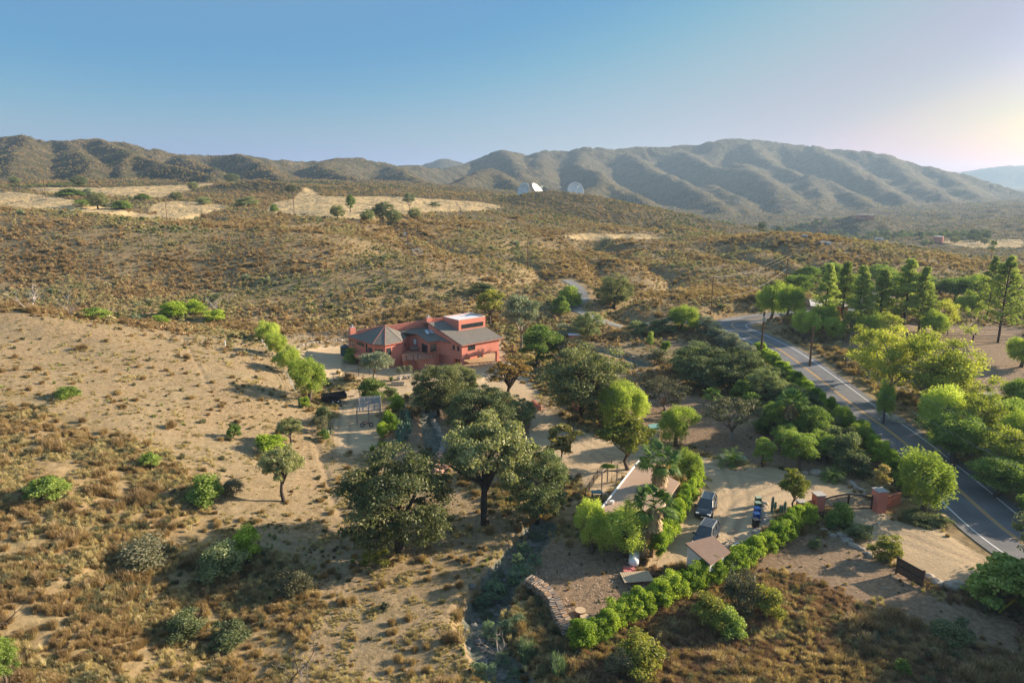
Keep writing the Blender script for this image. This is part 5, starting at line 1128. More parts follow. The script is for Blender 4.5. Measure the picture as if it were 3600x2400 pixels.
rl.build('railing', WOOD, hs, True)
st = MB(); a1 = np.array(D[1]); a2 = np.array(D[2]); dn = np.array([.75, -.75, 0]); 
for i in range(10):
    o_ = dn*.20*i+np.array([0, 0, -.19*(i+1)]); st.slab([tuple(a1+o_), tuple(a2+o_), tuple(a2+o_+dn*.27), tuple(a1+o_+dn*.27)], .05)
for a in (a1, a2): st.tube([a+(0, 0, -.1), a+dn*2.1+(0, 0, -2.1)], .09, 4)
st.build('stairs', plain('dark_redwood', (.26,.09,.06), .7, .2, 8), hs, True)
for a in (a1, a2):
    sr = MB()
    sr.tube([a+(0, 0, .95), a+dn*2.0+(0, 0, -1.05)], .05, 4)
    for k in (0, .5, 1): p = a+dn*2.0*k+(0, 0, -2.0*k); sr.box((p[0], p[1], p[2]+.45), (.09, .09, 1.0))
    sr.build('railing', WOOD, hs, True)
b0, b1, b2_ = PZ(*A_(295, 1065), 3.2), PZ(*A_(510, 1165), 3.2), PZ(*A_(610, 1150), 3.2)
MB().prism([b0[:2], b1[:2], b2_[:2], (b2_[0]+.2, b2_[1]+2.4), (b0[0]+.9, b0[1]+2)], 2.6, 3.2).build('balcony', STUC, hs, True)
br = MB(); rail(br, b0, b1, 3, .95, 5); rail(br, b1, b2_, 1, .95, 5); br.build('railing', WOOD, hs, True)
# things round the house
def thing(name, loc, label, cat, group=None, rz=0): return empty(name, loc, label, cat, group, rz)
bz = PZ(*A_(1680, 1005), dz); e = thing('bench', (bz[0], bz[1], dz), 'dark bench on the red deck under the white blind', 'bench', rz=.1)
MB().box((0, 0, .42), (1.6, .45, .07)).build('seat', WOODG, e); MB().box((0, .24, .7), (1.6, .06, .5)).build('backrest', WOODG, e)
for x in (-.7, .7): MB().box((x, 0, .2), (.08, .4, .4)).build('leg', WOODG, e)
for (q, lb) in (((95, 1130), 'tall dark green water tank at the left end of the red house'),):
    p = G(*A_(*q)); e = thing('water_tank', p, lb, 'tank'); m = MB(); TG = plain('tank_green', (.06,.10,.09), .5)
    m.tube([(0, 0, 0), (0, 0, .5), (0, 0, 1), (0, 0, 1.5), (0, 0, 2.2), (0, 0, 2.45)], [.95, .95, .98, .95, .95, .35], 20); m.build('body', TG, e, smooth=False); MB().tube([(0, 0, 2.44), (0, 0, 2.56)], .28, 12).build('lid', BLK, e)
p = G(*A_(200, 1215)); e = thing('air_conditioner', p, 'grey air conditioning unit beside the balcony of the red house', 'air conditioner'); MB().box((0, 0, .45), (.95, .95, .9)).build('housing', GALV, e, bevel=.04); m = MB(); m.tube([(0, 0, .9), (0, 0, .95)], .36, 14); m.build('fan_grille', BLK, e)
# ---------------- small outbuildings ----------------
def building(name, label, corners_px, ztop, zbase, roofmat, wallmat, rise=0, cat='building', ov=.35, fin=None):
    Rp = [PZ(*c, ztop+(rise if i in (0, 1) else 0)) for i, c in enumerate(corners_px)]; cx = sum(p[0] for p in Rp)/4; cy = sum(p[1] for p in Rp)/4
    e = thing(name, (cx, cy, zbase), label, cat); m = MB(); m.slab(Rp, .16); m.build('roof', roofmat, e, True)
    f = [(cx+(p[0]-cx)*(1-ov/3.2), cy+(p[1]-cy)*(1-ov/3.2)) for p in Rp]; MB().prism(f, zbase-.4, [p[2]-.165 for p in Rp]).build('wall', wallmat, e, True)
    return e, Rp, f
GH, gR, gF = building('guest_house', 'low guest house with a tan shingle roof and white gutter behind the fan palms', [(2247,1618),(2390,1695),(2268,1868),(2112,1790)], 3.3, 0, TANR, plain('cream_wall', (.55,.47,.38), .85, .08, 2))
m = MB(); m.tube([(gR[0][0]-.02, gR[0][1], gR[0][2]+.02), (gR[3][0]-.02, gR[3][1], gR[3][2]+.02)], .11, 6); m.build('gutter', WHP, GH, True)
for q in ((2250, 1633), (2151, 1768)):
    p = PZ(*q, 3.35); m = MB(); m.tube([(p[0], p[1], 3.2), (p[0], p[1], 3.55)], .16, 10); m.tube([(p[0], p[1], 3.55), (p[0], p[1], 3.63)], .27, 10); m.build('roof_vent', WHP, GH, True)
for k in (.3, .65):
    a = np.array(gF[0])+(np.array(gF[3])-np.array(gF[0]))*k; dr = np.array(gF[3])-np.array(gF[0]); MB().box((a[0]-.03, a[1], 1.5), (1.1, .08, 1.1), math.atan2(dr[1], dr[0])).build('window', GLS, GH, True)
SHD, sR, sF = building('garden_shed', 'small shed with a brown sloping shingle roof behind the front hedge', [(2409,1908),(2507,1882),(2568,1938),(2497,1983)], 2.7, 0, SHB, WHP, 0)
a = np.array(sF[3]); b = np.array(sF[0]); c = a+(b-a)*.5; MB().box((c[0]-.02, c[1]-.03, 1.5), (.7, .08, .8), math.atan2(*(b-a)[::-1])).build('window', GLS, SHD, True)
WS, wR, wF = building('white_shed', 'little white shed between the bright pepper trees', [(2278,1492),(2312,1487),(2322,1500),(2288,1508)], 2.0, .0, plain('green_metal', (.20,.38,.33), .5), WHP, 0)
CS, cR, cF = building('animal_shelter', 'low shelter with a corrugated grey roof behind the date palm', [(2530,1596),(2618,1600),(2628,1616),(2540,1612)], .8, 0, GALV, WOODG, 0)
FH, fR, fF = building('ranch_house', 'long house with a pale roof behind the row of pines', [(2845,1052),(2975,1055),(2990,1078),(2850,1076)], 4.2, .3, plain('pale_roof', (.55,.52,.49), .8), PINKW, .4)
FT, tR, tF = building('storage_building', 'small building with a pale roof among the right hand trees', [(3020,1035),(3075,1037),(3080,1050),(3024,1048)], 3.8, .3, MAT['pale_roof'], WHP, .3)
def farhouse(px, py, wpx, hpx, label, name='far_house', mat=PINKW):
    p = G(px, py); k = mpp(p); w_ = wpx*k; h_ = hpx*k; e = thing(name, p, label, 'house'); d_ = w_*.35
    MB().box((-w_*.2, 0, h_*.4), (w_*.6, d_, h_*1.2)).build('wall', mat, e); MB().box((w_*.3, -.5, h_*.32), (w_*.398, d_*1.1, h_*1.1)).build('wall', mat, e)
    MB().box((-w_*.2, 0, h_*1.03), (w_*.63, d_*1.05, h_*.08)).build('roof', MAT['pale_roof'], e); MB().box((w_*.3, -.5, h_*.9), (w_*.42, d_*1.15, h_*.08)).build('roof', MAT['pale_roof'], e)
    for x in (-.38, -.2, -.05, .2, .38): MB().box((w_*x, -d_*.56-.2, h_*.45), (w_*.06, .3, h_*.35)).build('window', GLS, e)
farhouse(3042, 768, 52, 13, 'flat pink house on top of the far round hill')
p = G(3297, 851); k = mpp(p); e = thing('storage_tank', p, 'pink cylindrical tank on the hillside above the tan field', 'tank'); m = MB(); m.tube([(0, 0, -1), (0, 0, 20*k)], 16*k, 24); m.build('body', PINKW, e); MB().tube([(0, 0, 20*k), (0, 0, 21.5*k)], [16.3*k, 2*k], 24).build('lid', MAT['pale_roof'], e)
for i, (px, py, w_) in enumerate([(2900,858,34),(3090,845,26),(2830,835,22)]): farhouse(px, py, w_, 9, ['long pale house roof in the far valley trees', 'pale house right of the long one in the valley', 'pale building at the foot of the big mountain'][i], 'valley_house', WHP)
# ---------------- dish antennas ----------------
def dish(cx, cy, dia, az, el, label, basepy):
    Y = 860; c = np.array(PY(cx, cy, Y)); k = Y/F/.985; Rd = dia*k/2; zg = float(zat(c[0], c[1])); e = thing('dish_antenna', (c[0], c[1], zg), label, 'dish antenna', 'dish antennas beyond the knoll')
    n = np.array([sin(az)*cos(el), -cos(az)*cos(el), sin(el)]); uu = np.cross(n, (0, 0, 1)); uu /= np.linalg.norm(uu); vv = np.cross(n, uu); V = []; Fs = []; m_, r_ = 32, 7
    cc = c-np.array(e.location)
    for i in range(r_+1):
        rr = Rd*i/r_
        for j in range(m_): a = 2*pi*j/m_; V.append(cc+uu*rr*cos(a)+vv*rr*sin(a)+n*(.38*rr*rr/Rd-.2*Rd))
    for i in range(r_):
        for j in range(m_): Fs.append((i*m_+j, i*m_+(j+1) % m_, (i+1)*m_+(j+1) % m_, (i+1)*m_+j))
    o = link('reflector', MB().add(V, Fs).mesh('reflector', MAT.get('dish_white') or plain('dish_white', (.74,.73,.70), .6, .05, .3), True), e); s_ = o.modifiers.new('th', 'SOLIDIFY'); s_.thickness = .25
    f = MB(); tip = cc+n*Rd*.75
    for j in range(4): a = pi/4+j*pi/2; f.tube([cc+uu*Rd*.8*cos(a)+vv*Rd*.8*sin(a)+n*.1*Rd, tip], .18, 4)
    f.tube([tip-n*.8, tip+n*.8], .8, 8); f.build('feed', MAT['dish_white'], e)
    b = MB(); b.tube([(cc[0], cc[1], -3), (cc[0], cc[1], cc[2]*.8)], [Rd*.35, Rd*.22], 10); b.tube([(cc[0], cc[1], cc[2]*.75), cc-n*.18*Rd], [Rd*.25, Rd*.3], 8); b.build('mount', MAT['dish_white'], e)
dish(1843, 673, 58, R(-48), R(14), 'leftmost white dish antenna, seen nearly edge on', 700)
dish(1888, 671, 58, R(62), R(38), 'middle white dish antenna, tilted up and away to the right', 700)
dish(2022, 670, 57, R(12), R(22), 'rightmost white dish antenna facing the viewer', 700)
# ---------------- vehicles ----------------
def car(px, py, head, label, name, paint, rack):
    p = G(px, py); e = thing(name, p, label, 'car', rz=math.atan2(head[1], head[0]))
    PNT = plain(paint[0], paint[1], .22, .04, 2, spec=.7); L_, Wd = 4.75, 1.9
    # profile stations along x (front = +): (x, half width low, half width top, z bottom, z belt)
    st = [(-2.36,.70,.66,.45,.95),(-2.25,.88,.82,.35,1.05),(-1.6,.95,.88,.32,1.08),(0,.96,.90,.32,1.05),(1.0,.95,.88,.32,1.02),(1.6,.94,.84,.32,.98),(2.1,.88,.76,.34,.88),(2.32,.72,.62,.42,.74)]
    V = []; Fs = []
    for x, a, b, z0, z1 in st: V += [(x,-a*.96,z0),(x,-a,z0+.25),(x,-a,z1-.15),(x,-b,z1),(x,b,z1),(x,a,z1-.15),(x,a,z0+.25),(x,a*.96,z0)]
    n = 8
    for i in range(len(st)-1):
        for k in range(n): Fs.append((i*n+k, (i+1)*n+k, (i+1)*n+(k+1) % n, i*n+(k+1) % n))
    Fs += [tuple(range(n)), tuple(range((len(st)-1)*n, len(st)*n))[::-1]]
    MB().add(V, Fs).build('body', PNT, e, smooth=True, bevel=.03)
    # greenhouse
    def ring(pts, z): return [(x, y, z) for x, y in pts]
    lo = [(-2.2,-.80),(1.15,-.84),(1.15,.84),(-2.2,.80)]; hi = [(-1.85,-.64),(.25,-.66),(.25,.66),(-1.85,.64)]
    MB().add(ring(lo, 1.03)+ring(hi, 1.60), [(0,1,5,4),(1,2,6,5),(2,3,7,6),(3,0,4,7),(4,5,6,7)]).build('window', GLS, e)
    MB().add(ring([(a*1.02-.02, b*1.03) for a, b in hi], 1.58)+ring([(a*.97-.03, b*.93) for a, b in hi], 1.66), [(0,1,5,4),(1,2,6,5),(2,3,7,6),(3,0,4,7),(4,5,6,7)]).build('roof', PNT, e, bevel=.03)
    pl = MB()
    for s in (-1, 1):
        for (x0, x1) in ((1.13,.24),(.15,-.0),(-1.0,-1.05),(-2.17,-1.84)): pl.tube([(x0, s*.83, 1.03), (x1, s*.66, 1.60)], .045, 4)
    pl.build('pillar', PNT, e)
    for x in (-1.45, 1.5):
        for s in (-1, 1):
            w_ = link('wheel', MB().tube([(0, -.11, 0), (0, .11, 0)], .36, 20).mesh('wheel', plain('tyre', (.02,.02,.02), .9) if 'tyre' not in MAT else MAT['tyre']), e, (x, s*.86, .36)); link('rim', MB().tube([(0, -.13, 0), (0, .13, 0)], .21, 10).mesh('rim', GALV), w_)
    for s in (-1, 1):
        MB().box((2.18, s*.62, .78), (.28, .34, .13), -s*.35).build('headlight', plain('lamp_glass', (.75,.75,.72), .15, .02) if 'lamp_glass' not in MAT else MAT['lamp_glass'], e)
        MB().box((.95, s*1.02, 1.08), (.14, .22, .15)).build('mirror', PNT, e)
        MB().box((-2.3, s*.66, .88), (.08, .22, .2)).build('tail_light', plain('red_lens', (.4,.02,.02), .2) if 'red_lens' not in MAT else MAT['red_lens'], e)
    MB().box((2.31, 0, .62), (.06, .9, .2)).build('grille', BLK, e); MB().box((2.37, 0, .48), (.03, .42, .12)).build('number_plate', WHP, e)
    MB().box((0, 0, .3), (4.2, 1.6, .1)).build('underbody', BLK, e)
    r = MB()
    for s in (-1, 1): r.tube([(-1.7, s*.62, 1.74), (.15, s*.62, 1.74)], .03, 5)
    if rack:
        for i in range(7): r.box((-1.65+i*.29, 0, 1.76), (.05, 1.3, .03))
    else:
        for i in (-1.7, .15): r.box((i, .62, 1.7), (.05, .05, .08)); r.box((i, -.62, 1.7), (.05, .05, .08))
    r.build('roof_rack', GALV, e)
car(2482, 1798, (-.42, -.91), 'dark blue grey car with a plain roof, parked nearer the hedge end', 'parked_car', ('slate_paint', (.035,.045,.055)), False)
car(2480, 1900, (-.52, -.85), 'dark blue car with a slatted roof rack beside the brown shed', 'parked_car', ('navy_paint', (.018,.028,.045)), True)
# bins
for i, (px, py, body, lid, lb) in enumerate([(2664,1776,(.05,.09,.06),(.34,.40,.28),'pale green lidded wheelie bin at the far end of the row'),(2662,1795,(.05,.09,.06),(.28,.36,.25),'green lidded wheelie bin next to the farthest one'),(2660,1814,(.02,.07,.30),(.10,.20,.5),'bright blue wheelie bin in the middle of the row'),(2658,1833,(.02,.07,.30),(.15,.25,.5),'blue wheelie bin next to the black one'),(2655,1855,(.02,.02,.022),(.04,.04,.042),'black wheelie bin at the near end of the row')]):
    e = thing('wheelie_bin', G(px, py), lb, 'bin', 'wheelie bins in a row by the stone edging', rz=.15); m1 = plain(f'bin_body_{i}', body, .5, .05); m2 = plain(f'bin_lid_{i}', lid, .45, .05)
    MB().prism([(-.28,-.3),(.28,-.3),(.28,.3),(-.28,.3)], .1, .98).build('body', m1, e, bevel=.03); MB().box((-.02, 0, 1.03), (.66, .66, .08), 0, 0).build('lid', m2, e, bevel=.03)
    for s in (-1, 1): MB().tube([(.3, s*.25, .12), (.3, s*.31, .12)], .12, 10).build('wheel', BLK, e)
    MB().tube([(.34, -.25, .98), (.34, .25, .98)], .025, 6).build('handle', BLK, e)
# ---------------- entrance: pillars, gate, walls ----------------
def pillar(px, py, w_, h_, label):
    e = thing('gate_pillar', G(px, py), label, 'pillar', 'entrance gate pillars', rz=.12); MB().box((0, 0, h_/2-.2), (w_, w_, h_+.4)).build('shaft', STUC, e); MB().box((0, 0, h_+.06), (w_+.18, w_+.18, .1)).build('cap', CONC, e, bevel=.02); return e
p1 = pillar(2873, 1795, 1.0, 2.0, 'red gate pillar left of the black gate'); p2 = pillar(3086, 1795, 1.15, 2.5, 'tall red gate pillar right of the black gate'); p0 = pillar(2812, 1812, .75, 1.7, 'shorter red pillar at the end of the left wall')
def lowwall(pts, h, th, name, label, mat, cat='wall'):
    e = thing(name, pts[0], label, cat); m = MB()
    for a, b in zip(pts, pts[1:]): wseg(m, a, b, a[2]-.4, a[2]+h, b[2]+h, th, b[2]-.4)
    m.build('wall', mat, e, True); c = MB()
    for a, b in zip(pts, pts[1:]): wseg(c, (a[0], a[1]-.03), (b[0], b[1]-.03), a[2]+h+.002, a[2]+h+.07, b[2]+h+.07, th+.06, b[2]+h+.002)
    c.build('coping', TRIM if mat is STUC else CONC, e, True); return e
lowwall([G(2822,1808), G(2860,1797)], 1.2, .3, 'boundary_wall', 'short red wall between the two left pillars', STUC); lowwall([G(3102,1790), G(3140,1778), G(3165,1770)], 1.3, .3, 'boundary_wall', 'red wall running from the right pillar into the pepper tree', STUC)
ga, gb = np.array(G(2893, 1796)), np.array(G(3062, 1794)); ge = thing('entrance_gate', tuple(ga), 'black arched double iron entrance gate', 'gate'); gd = gb-ga; gd[2] = 0; GL = np.linalg.norm(gd); gd /= GL
def gh(t_): q = t_/GL; return 1.45+.5*math.sin(pi*min(1, max(0, q*1.02)))
m = MB(); m.tube([gd*GL*i/24+np.array([0, 0, gh(GL*i/24)]) for i in range(25)], .09, 6); m.tube([gd*0+np.array([0, 0, .15]), gd*GL+np.array([0, 0, .15])], .06, 5); m.tube([gd*0+np.array([0, 0, .6]), gd*GL+np.array([0, 0, .6])], .03, 4)
for q in (0, .5, .505, 1): m.box((*(gd*GL*q)[:2], .9), (.11, .11, 1.7 if q in (0, 1) else 2.0))
m.build('gate_frame', BLK, ge)
for half in (0, 1):
    m = MB()
    for i in range(1, 20): tt = GL*(half*.5+i/40); q = gd*tt; m.box((q[0], q[1], gh(tt)/2+.08), (.045, .045, gh(tt)-.15))
    m.build('gate_bars', BLK, ge)
e = thing('intercom_post', G(3063, 1880), 'black gooseneck intercom post on the gravel apron', 'post'); MB().tube([(0, 0, -.1), (0, 0, 1.1), (.15, 0, 1.3), (.5, 0, 1.32)], .05, 7).build('post', BLK, e); MB().box((.6, 0, 1.3), (.25, .2, .3)).build('keypad', GALV, e)
e = thing('stone_post', G(3314, 1840), 'short stone post at the end of the green border', 'post'); MB().box((0, 0, .45), (.55, .45, 1.1), .3).build('shaft', plain('sandstone', (.42,.30,.18), .9, .25, 4, bmp=.6), e, bevel=.05)
# wooden panel sign seen from behind
a = np.array(G(3150, 2016)); b = np.array(G(3241, 2066)); e = thing('plank_fence', tuple(a), 'dark plank panel on posts beside the gravel apron', 'panel'); d = b-a; L = np.linalg.norm(d[:2]); rz = math.atan2(d[1], d[0]); e.rotation_euler.z = rz; WD = plain('burnt_wood', (.10,.065,.045), .85, .5, 5, bmp=.5)
m = MB()
for i in range(11): m.box((L*(i+.5)/11, 0, .98), (L/11-.02, .05, 1.5))
m.build('planks', WD, e)
m = MB()
for zz in (.3, 1.0, 1.7): m.box((L/2, -.05, zz), (L, .05, .12))
m.build('rail', BLK, e)
for x in (0, L): MB().box((x, 0, .85), (.15, .15, 2.0)).build('post', WD, e)
# rocks
def rock(loc, r, label, mat=STONE, group=None, name='boulder', sz=.65):
    g = random.Random(int(loc[0]*97+loc[1]*31)); bm = bmesh.new(); bmesh.ops.create_icosphere(bm, subdivisions=2, radius=1); sx, sy, szz = g.uniform(.8, 1.3), g.uniform(.7, 1.1), sz*g.uniform(.8, 1.2)
    sd = g.random()*50
    for v in bm.verts:
        k = .75+.5*float(vn(np.array([v.co.x*1.6+sd]), np.array([v.co.y*1.6+v.co.z*1.3+sd]), 3)[0]); v.co = (v.co.x*sx*k*r, v.co.y*sy*k*r, v.co.z*szz*k*r)
    me = bpy.data.meshes.new(name); bm.to_mesh(me); bm.free(); me.materials.append(mat); o = link(name, me, None, (loc[0], loc[1], loc[2]+r*.15)); tag(o, label, 'rock', group); return o
rock(G(3365, 2066), 1.0, 'largest pale boulder beside the round green bush'); rock(G(3290, 2050), .6, 'upright boulder right of the dark plank panel'); rock(G(3262, 2030), .55, 'blocky rock touching the dark plank panel'); rock(G(2868, 1665), .7, 'dark boulder beside the short date palm'); rock(G(2830, 1662), .45, 'reddish rock left of the dark boulder')
rock(G(3145, 1480), 1.1, 'dark boulder at the far road shoulder by the driveway'); rock(G(2960, 1882), .55, 'pale rock in the edging by the gate'); rock(G(2985, 1898), .4, 'small pale rock in the edging by the gate')
def rockline(pix, n, r, label, group, mat=STONE):
    P = [G(*q) for q in pix]
    for i in range(n):
        q = (i+.5)/n*(len(P)-1); j = int(q); f = q-j; x = P[j][0]*(1-f)+P[j+1][0]*f+random.uniform(-.2, .2); y = P[j][1]*(1-f)+P[j+1][1]*f+random.uniform(-.25, .25); rock((x, y, float(zat(x, y))), r*random.uniform(.6, 1.3), label, mat, group, 'rock')
rockline([(2695,1765),(2680,1800),(2690,1830),(2665,1860),(2655,1885)], 22, .32, 'pale stone in the curved edging behind the bins', 'edging stones behind the bins')
rockline([(2980,1690),(3010,1710),(3050,1745),(3065,1755)], 16, .36, 'pale stone in the row right of the date palm', 'stones in the row by the date palm')
rockline([(2880,1860),(2960,1895),(3020,1925),(3070,1960)], 14, .3, 'stone in the broken edging below the gate', 'stones below the gate')
OR = plain('orange_rock', (.50,.30,.20), .9, .25, 3, bmp=.5)
for i in range(46):
    a = random.uniform(0, 6.28); q = random.random()**.5; p = G(1545+52*q*cos(a), 1628+38*q*sin(a)); rock((p[0], p[1], p[2]+.5*(1-q)), random.uniform(.22, .42), 'orange rock in the loose pile between the oaks', OR, 'orange rock pile', 'rock')
rockline([(1520,1470),(1540,1510),(1560,1550),(1560,1585)], 40, .38, 'grey rock in the dry channel above the orange pile', 'rocks in the dry channel')
for i in range(60):
    j = random.randrange(38, len(CREEK2)-8); p = CREEK2[j]; x, y = p[0]+random.gauss(0, .9), p[1]+random.gauss(0, .9); rock((x, y, float(zat(x, y))), random.uniform(.15, .42), 'grey cobble in the shaded creek bed', MAT.get('creek_rock') or plain('creek_rock', (.17,.165,.15), .9, .3, 3), 'creek cobbles', 'rock')
# low red garden walls, footbridge
lowwall([G(1998,1412), G(2022,1440), G(2055,1452), G(2085,1450)], .7, .35, 'garden_wall', 'curved low red wall under the spreading oak', STUC); lowwall([G(1868,1420), G(1895,1445)], .7, .35, 'garden_wall', 'low red wall at the left edge of the driveway', STUC)
a = G(2224, 1256); b = G(2272, 1251); e = thing('footbridge', a, 'small grey plank footbridge over the garden ditch', 'bridge'); e.rotation_euler.z = math.atan2(b[1]-a[1], b[0]-a[0]); L = math.hypot(b[0]-a[0], b[1]-a[1]); m = MB()
for i in range(10): m.box((L*(i+.5)/10, 0, .25), (L/10-.02, 1.3, .06))
m.build('deck', WOODG, e); m = MB(); m.box((L/2, -.5, .15), (L, .1, .14)); m.box((L/2, .5, .15), (L, .1, .14)); m.build('beam', WOODG, e)
# ---------------- poles and wires ----------------
POLE = bark('pole_wood', (.16,.095,.06)); TOPS = {}
def pole(px, py, top, label, arm=1, xf=False, r=.16):
    p = G(px, py); h = (py-top)*mpp(p)*1.03; e = thing('utility_pole', p, label, 'utility pole', 'utility poles'); MB().tube([(0, 0, -.5), (0, 0, h)], [r, r*.7], 8).build('pole', POLE, e)
    for k in range(arm): MB().box((0, -.12, h-.35-k*.9), (2.6, .1, .12), .25).build('crossarm', POLE, e)
    if arm:
        m = MB()
        for x in (-1.2, -.4, .4, 1.2): m.tube([(x*cos(.25), x*sin(.25)-.12, h-.28), (x*cos(.25), x*sin(.25)-.12, h-.1)], .06, 6)
        m.build('insulator', WHP, e)
    if xf: MB().tube([(0, -.45, h-1.9), (0, -.45, h-.95)], .32, 12).build('transformer', GALV, e)
    return (p[0], p[1], p[2]+h)
T1 = pole(2673, 1265, 1098, 'tall dark utility pole with a grey transformer beside the road', 1, True, .27)
T2 = pole(2846, 1288, 1147, 'dark pole without a crossarm on the far bank of the road', 0, False, .24)
T3 = pole(2499, 1105, 976, 'utility pole at the rocky cut before the road bend', 1)
T4 = pole(2761, 1008, 899, 'utility pole on the shoulder of the hill above the bend', 1)
T5 = pole(1855, 943, 858, 'utility pole in the scrub above the grey green eucalyptus', 1)
T6 = pole(1433, 864, 788, 'reddish utility pole beside the narrow lane', 1)
T7 = pole(1035, 757, 681, 'utility pole on the tan field right of the brown knoll', 2)
T8 = pole(587, 768, 696, 'utility pole in front of the field gully', 2)
T9 = pole(163, 702, 632, 'utility pole at the left edge of the tan field', 1)
T10 = pole(1348, 757, 715, 'utility pole among the field grove trees', 1)
pole(1803, 1312, 1205, 'slim dark pole beside the red house driveway', 0, False, .1)
def wire(a, b, sag, label, r=.02, mat=None):
    a = np.array(a); b = np.array(b); pts = [a+(b-a)*i/16-np.array([0, 0, sag*4*(i/16)*(1-i/16)]) for i in range(17)]; m = MB(); m.tube([p-a for p in pts], r, 4); o = m.build('cable', mat or MAT.get('cable_grey') or plain('cable_grey', (.22,.21,.20), .6)); o.location = tuple(a); tag(o, label, 'cable', 'overhead cables')
E1_ = PY(3650, 1560, 62); OFF = [np.array([x, 0, -.2]) for x in (-1.1, 1.1)]
wire(T1+OFF[0], PY(3700, 1705, 52), 1.2, 'pale overhead cable crossing the road to the right edge, lower one', .018)
wire(T1+OFF[1], PY(3700, 1600, 58), 1.2, 'pale overhead cable crossing the road to the right edge, upper one', .018)
wire(T3+OFF[0], T4+OFF[0], 1.5, 'thin overhead cable from the cut to the hill pole, left one', .03); wire(T3+OFF[1], T4+OFF[1], 1.5, 'thin overhead cable from the cut to the hill pole, right one', .03)
wire(np.array(T3)-np.array([0, 0, 5.5]), np.array(T4)-np.array([0, 0, 4.5]), 2.5, 'thick pale cable sagging from the cut to the hill pole', .035)
wire(T1+OFF[0], T3+OFF[0], 1, 'overhead cable from the transformer pole back to the cut', .02); wire(T1+np.array([0, 0, -1.5]), G(2990, 1440), 0, 'guy cable running down across the road', .02)
wire(T7+OFF[0], T10+OFF[0], 2, 'overhead cable over the tan field to the grove', .03); wire(T8+OFF[0], T7+OFF[0], 2, 'overhead cable between the two field poles', .03)
# ---------------- fences ----------------
def fence(pts, h, step, label, name, mat, bars=2, pick=False, pr=.05):
    e = thing(name, pts[0], label, 'fence'); m = MB(); o = np.array(pts[0])
    for a, b in zip(pts, pts[1:]):
        a = np.array(a)-o; b = np.array(b)-o; n = max(1, int(np.linalg.norm(b-a)/step))
        for i in range(n+1): p = a+(b-a)*i/n; MB().box((p[0], p[1], p[2]+h/2-.1), (pr*2, pr*2, h+.2)).build('post', mat, e)
        for k in range(bars): zz = h*(k+1)/(bars+.15)-.05; m.tube([a+(0, 0, zz), b+(0, 0, zz)], pr*.6, 4)
        if pick:
            q = int(np.linalg.norm(b-a)/.16)
            for i in range(q): p = a+(b-a)*i/q; m.box((p[0], p[1], p[2]+h/2+.05), (.022, .022, h))
    m.build('rails', mat, e); return e
fence([G(1172,1342), G(1215,1335), G(1262,1322), G(1300,1318)], 1.5, 2.4, 'black iron picket fence left of the silvery tree', 'iron_fence', BLK, 2, True, .04)
fence([G(3185,1188), G(3300,1192), G(3420,1196), G(3600,1204), G(3700,1206)], 1.3, 4.5, 'dark wooden rail fence below the large right pine', 'rail_fence', WOODG, 3, False, .1)
fence([G(3330,1178), G(3430,1176), G(3600,1178)], 1.2, 5, 'second wooden rail fence behind the large right pine', 'rail_fence', WOODG, 2, False, .09)
fence([G(1000,1200), G(1100,1190), G(1240,1178)], 1.5, 3, 'thin wire fence at the foot of the brown hillside', 'wire_fence', GALV, 3, False, .03)
fence([G(905,1190), G(960,1260), G(1010,1330), G(1040,1385)], 1.2, 2.4, 'pale wire fence behind the row of pepper trees', 'wire_fence', WHP, 3, False, .035)
fence([G(2058,1745), G(2100,1680), G(2150,1640)], 1.1, 1.6, 'black patio railing left of the tan roof', 'patio_railing', BLK, 2, True, .03)
fence([G(3480,1390), G(3560,1385), G(3700,1385)], 1.6, 3, 'pale wire fence on the slope at the right edge', 'wire_fence', GALV, 3, False, .03)
# ---------------- pergola frame, trailer, pots, patio ----------------
c = [PZ(1262, 1396, 3.2), PZ(1337, 1392, 3.2), PZ(1336, 1441, 3.0), PZ(1254, 1447, 3.0)]; e = thing('pergola', (c[3][0], c[3][1], .9), 'grey mesh covered pergola frame beside the citrus bushes', 'pergola')
def loc_(p): return (p[0]-e.location[0], p[1]-e.location[1], p[2]-e.location[2])
for p in c+[tuple((np.array(c[2])+np.array(c[3]))/2)]: q = loc_(p); MB().box((q[0], q[1], q[2]/2-.1), (.16, .16, q[2]+.1)).build('post', WOODG, e)
m = MB(); 
for i in range(4): m.tube([loc_(c[i]), loc_(c[(i+1) % 4])], .1, 4)
for k in (.25, .5, .75): m.tube([loc_(np.array(c[0])*(1-k)+np.array(c[1])*k), loc_(np.array(c[3])*(1-k)+np.array(c[2])*k)], .09, 4)
m.build('beams', WOODG, e)
m = MB(); A0, A1, A2, A3 = [np.array(loc_(p)) for p in c]
for i in range(1, 34):
    k = i/34; m.tube([A0*(1-k)+A1*k+(0, 0, .1), A3*(1-k)+A2*k+(0, 0, .1)], .012, 3)
for i in range(1, 34): k = i/34; m.tube([A0*(1-k)+A3*k+(0, 0, .11), A1*(1-k)+A2*k+(0, 0, .11)], .012, 3)
m.build('mesh_roof', GALV, e)
a = np.array(G(1175, 1412)); e = thing('utility_trailer', tuple(a), 'black two axle dump trailer under the rounded pepper tree', 'trailer', rz=.45)
m = MB(); m.box((0, 0, .7), (3.8, 1.9, .08)); 
for s in (-1, 1): m.box((0, s*.93, 1.05), (3.8, .06, .7))
for s in (-1, 1): m.box((s*1.88, 0, 1.05), (.06, 1.8, .698))
for x in np.arange(-1.8, 1.9, .45):
    for s in (-1, 1): m.box((x, s*.985, 1.05), (.06, .05, .7))
m.build('bed', BLK, e)
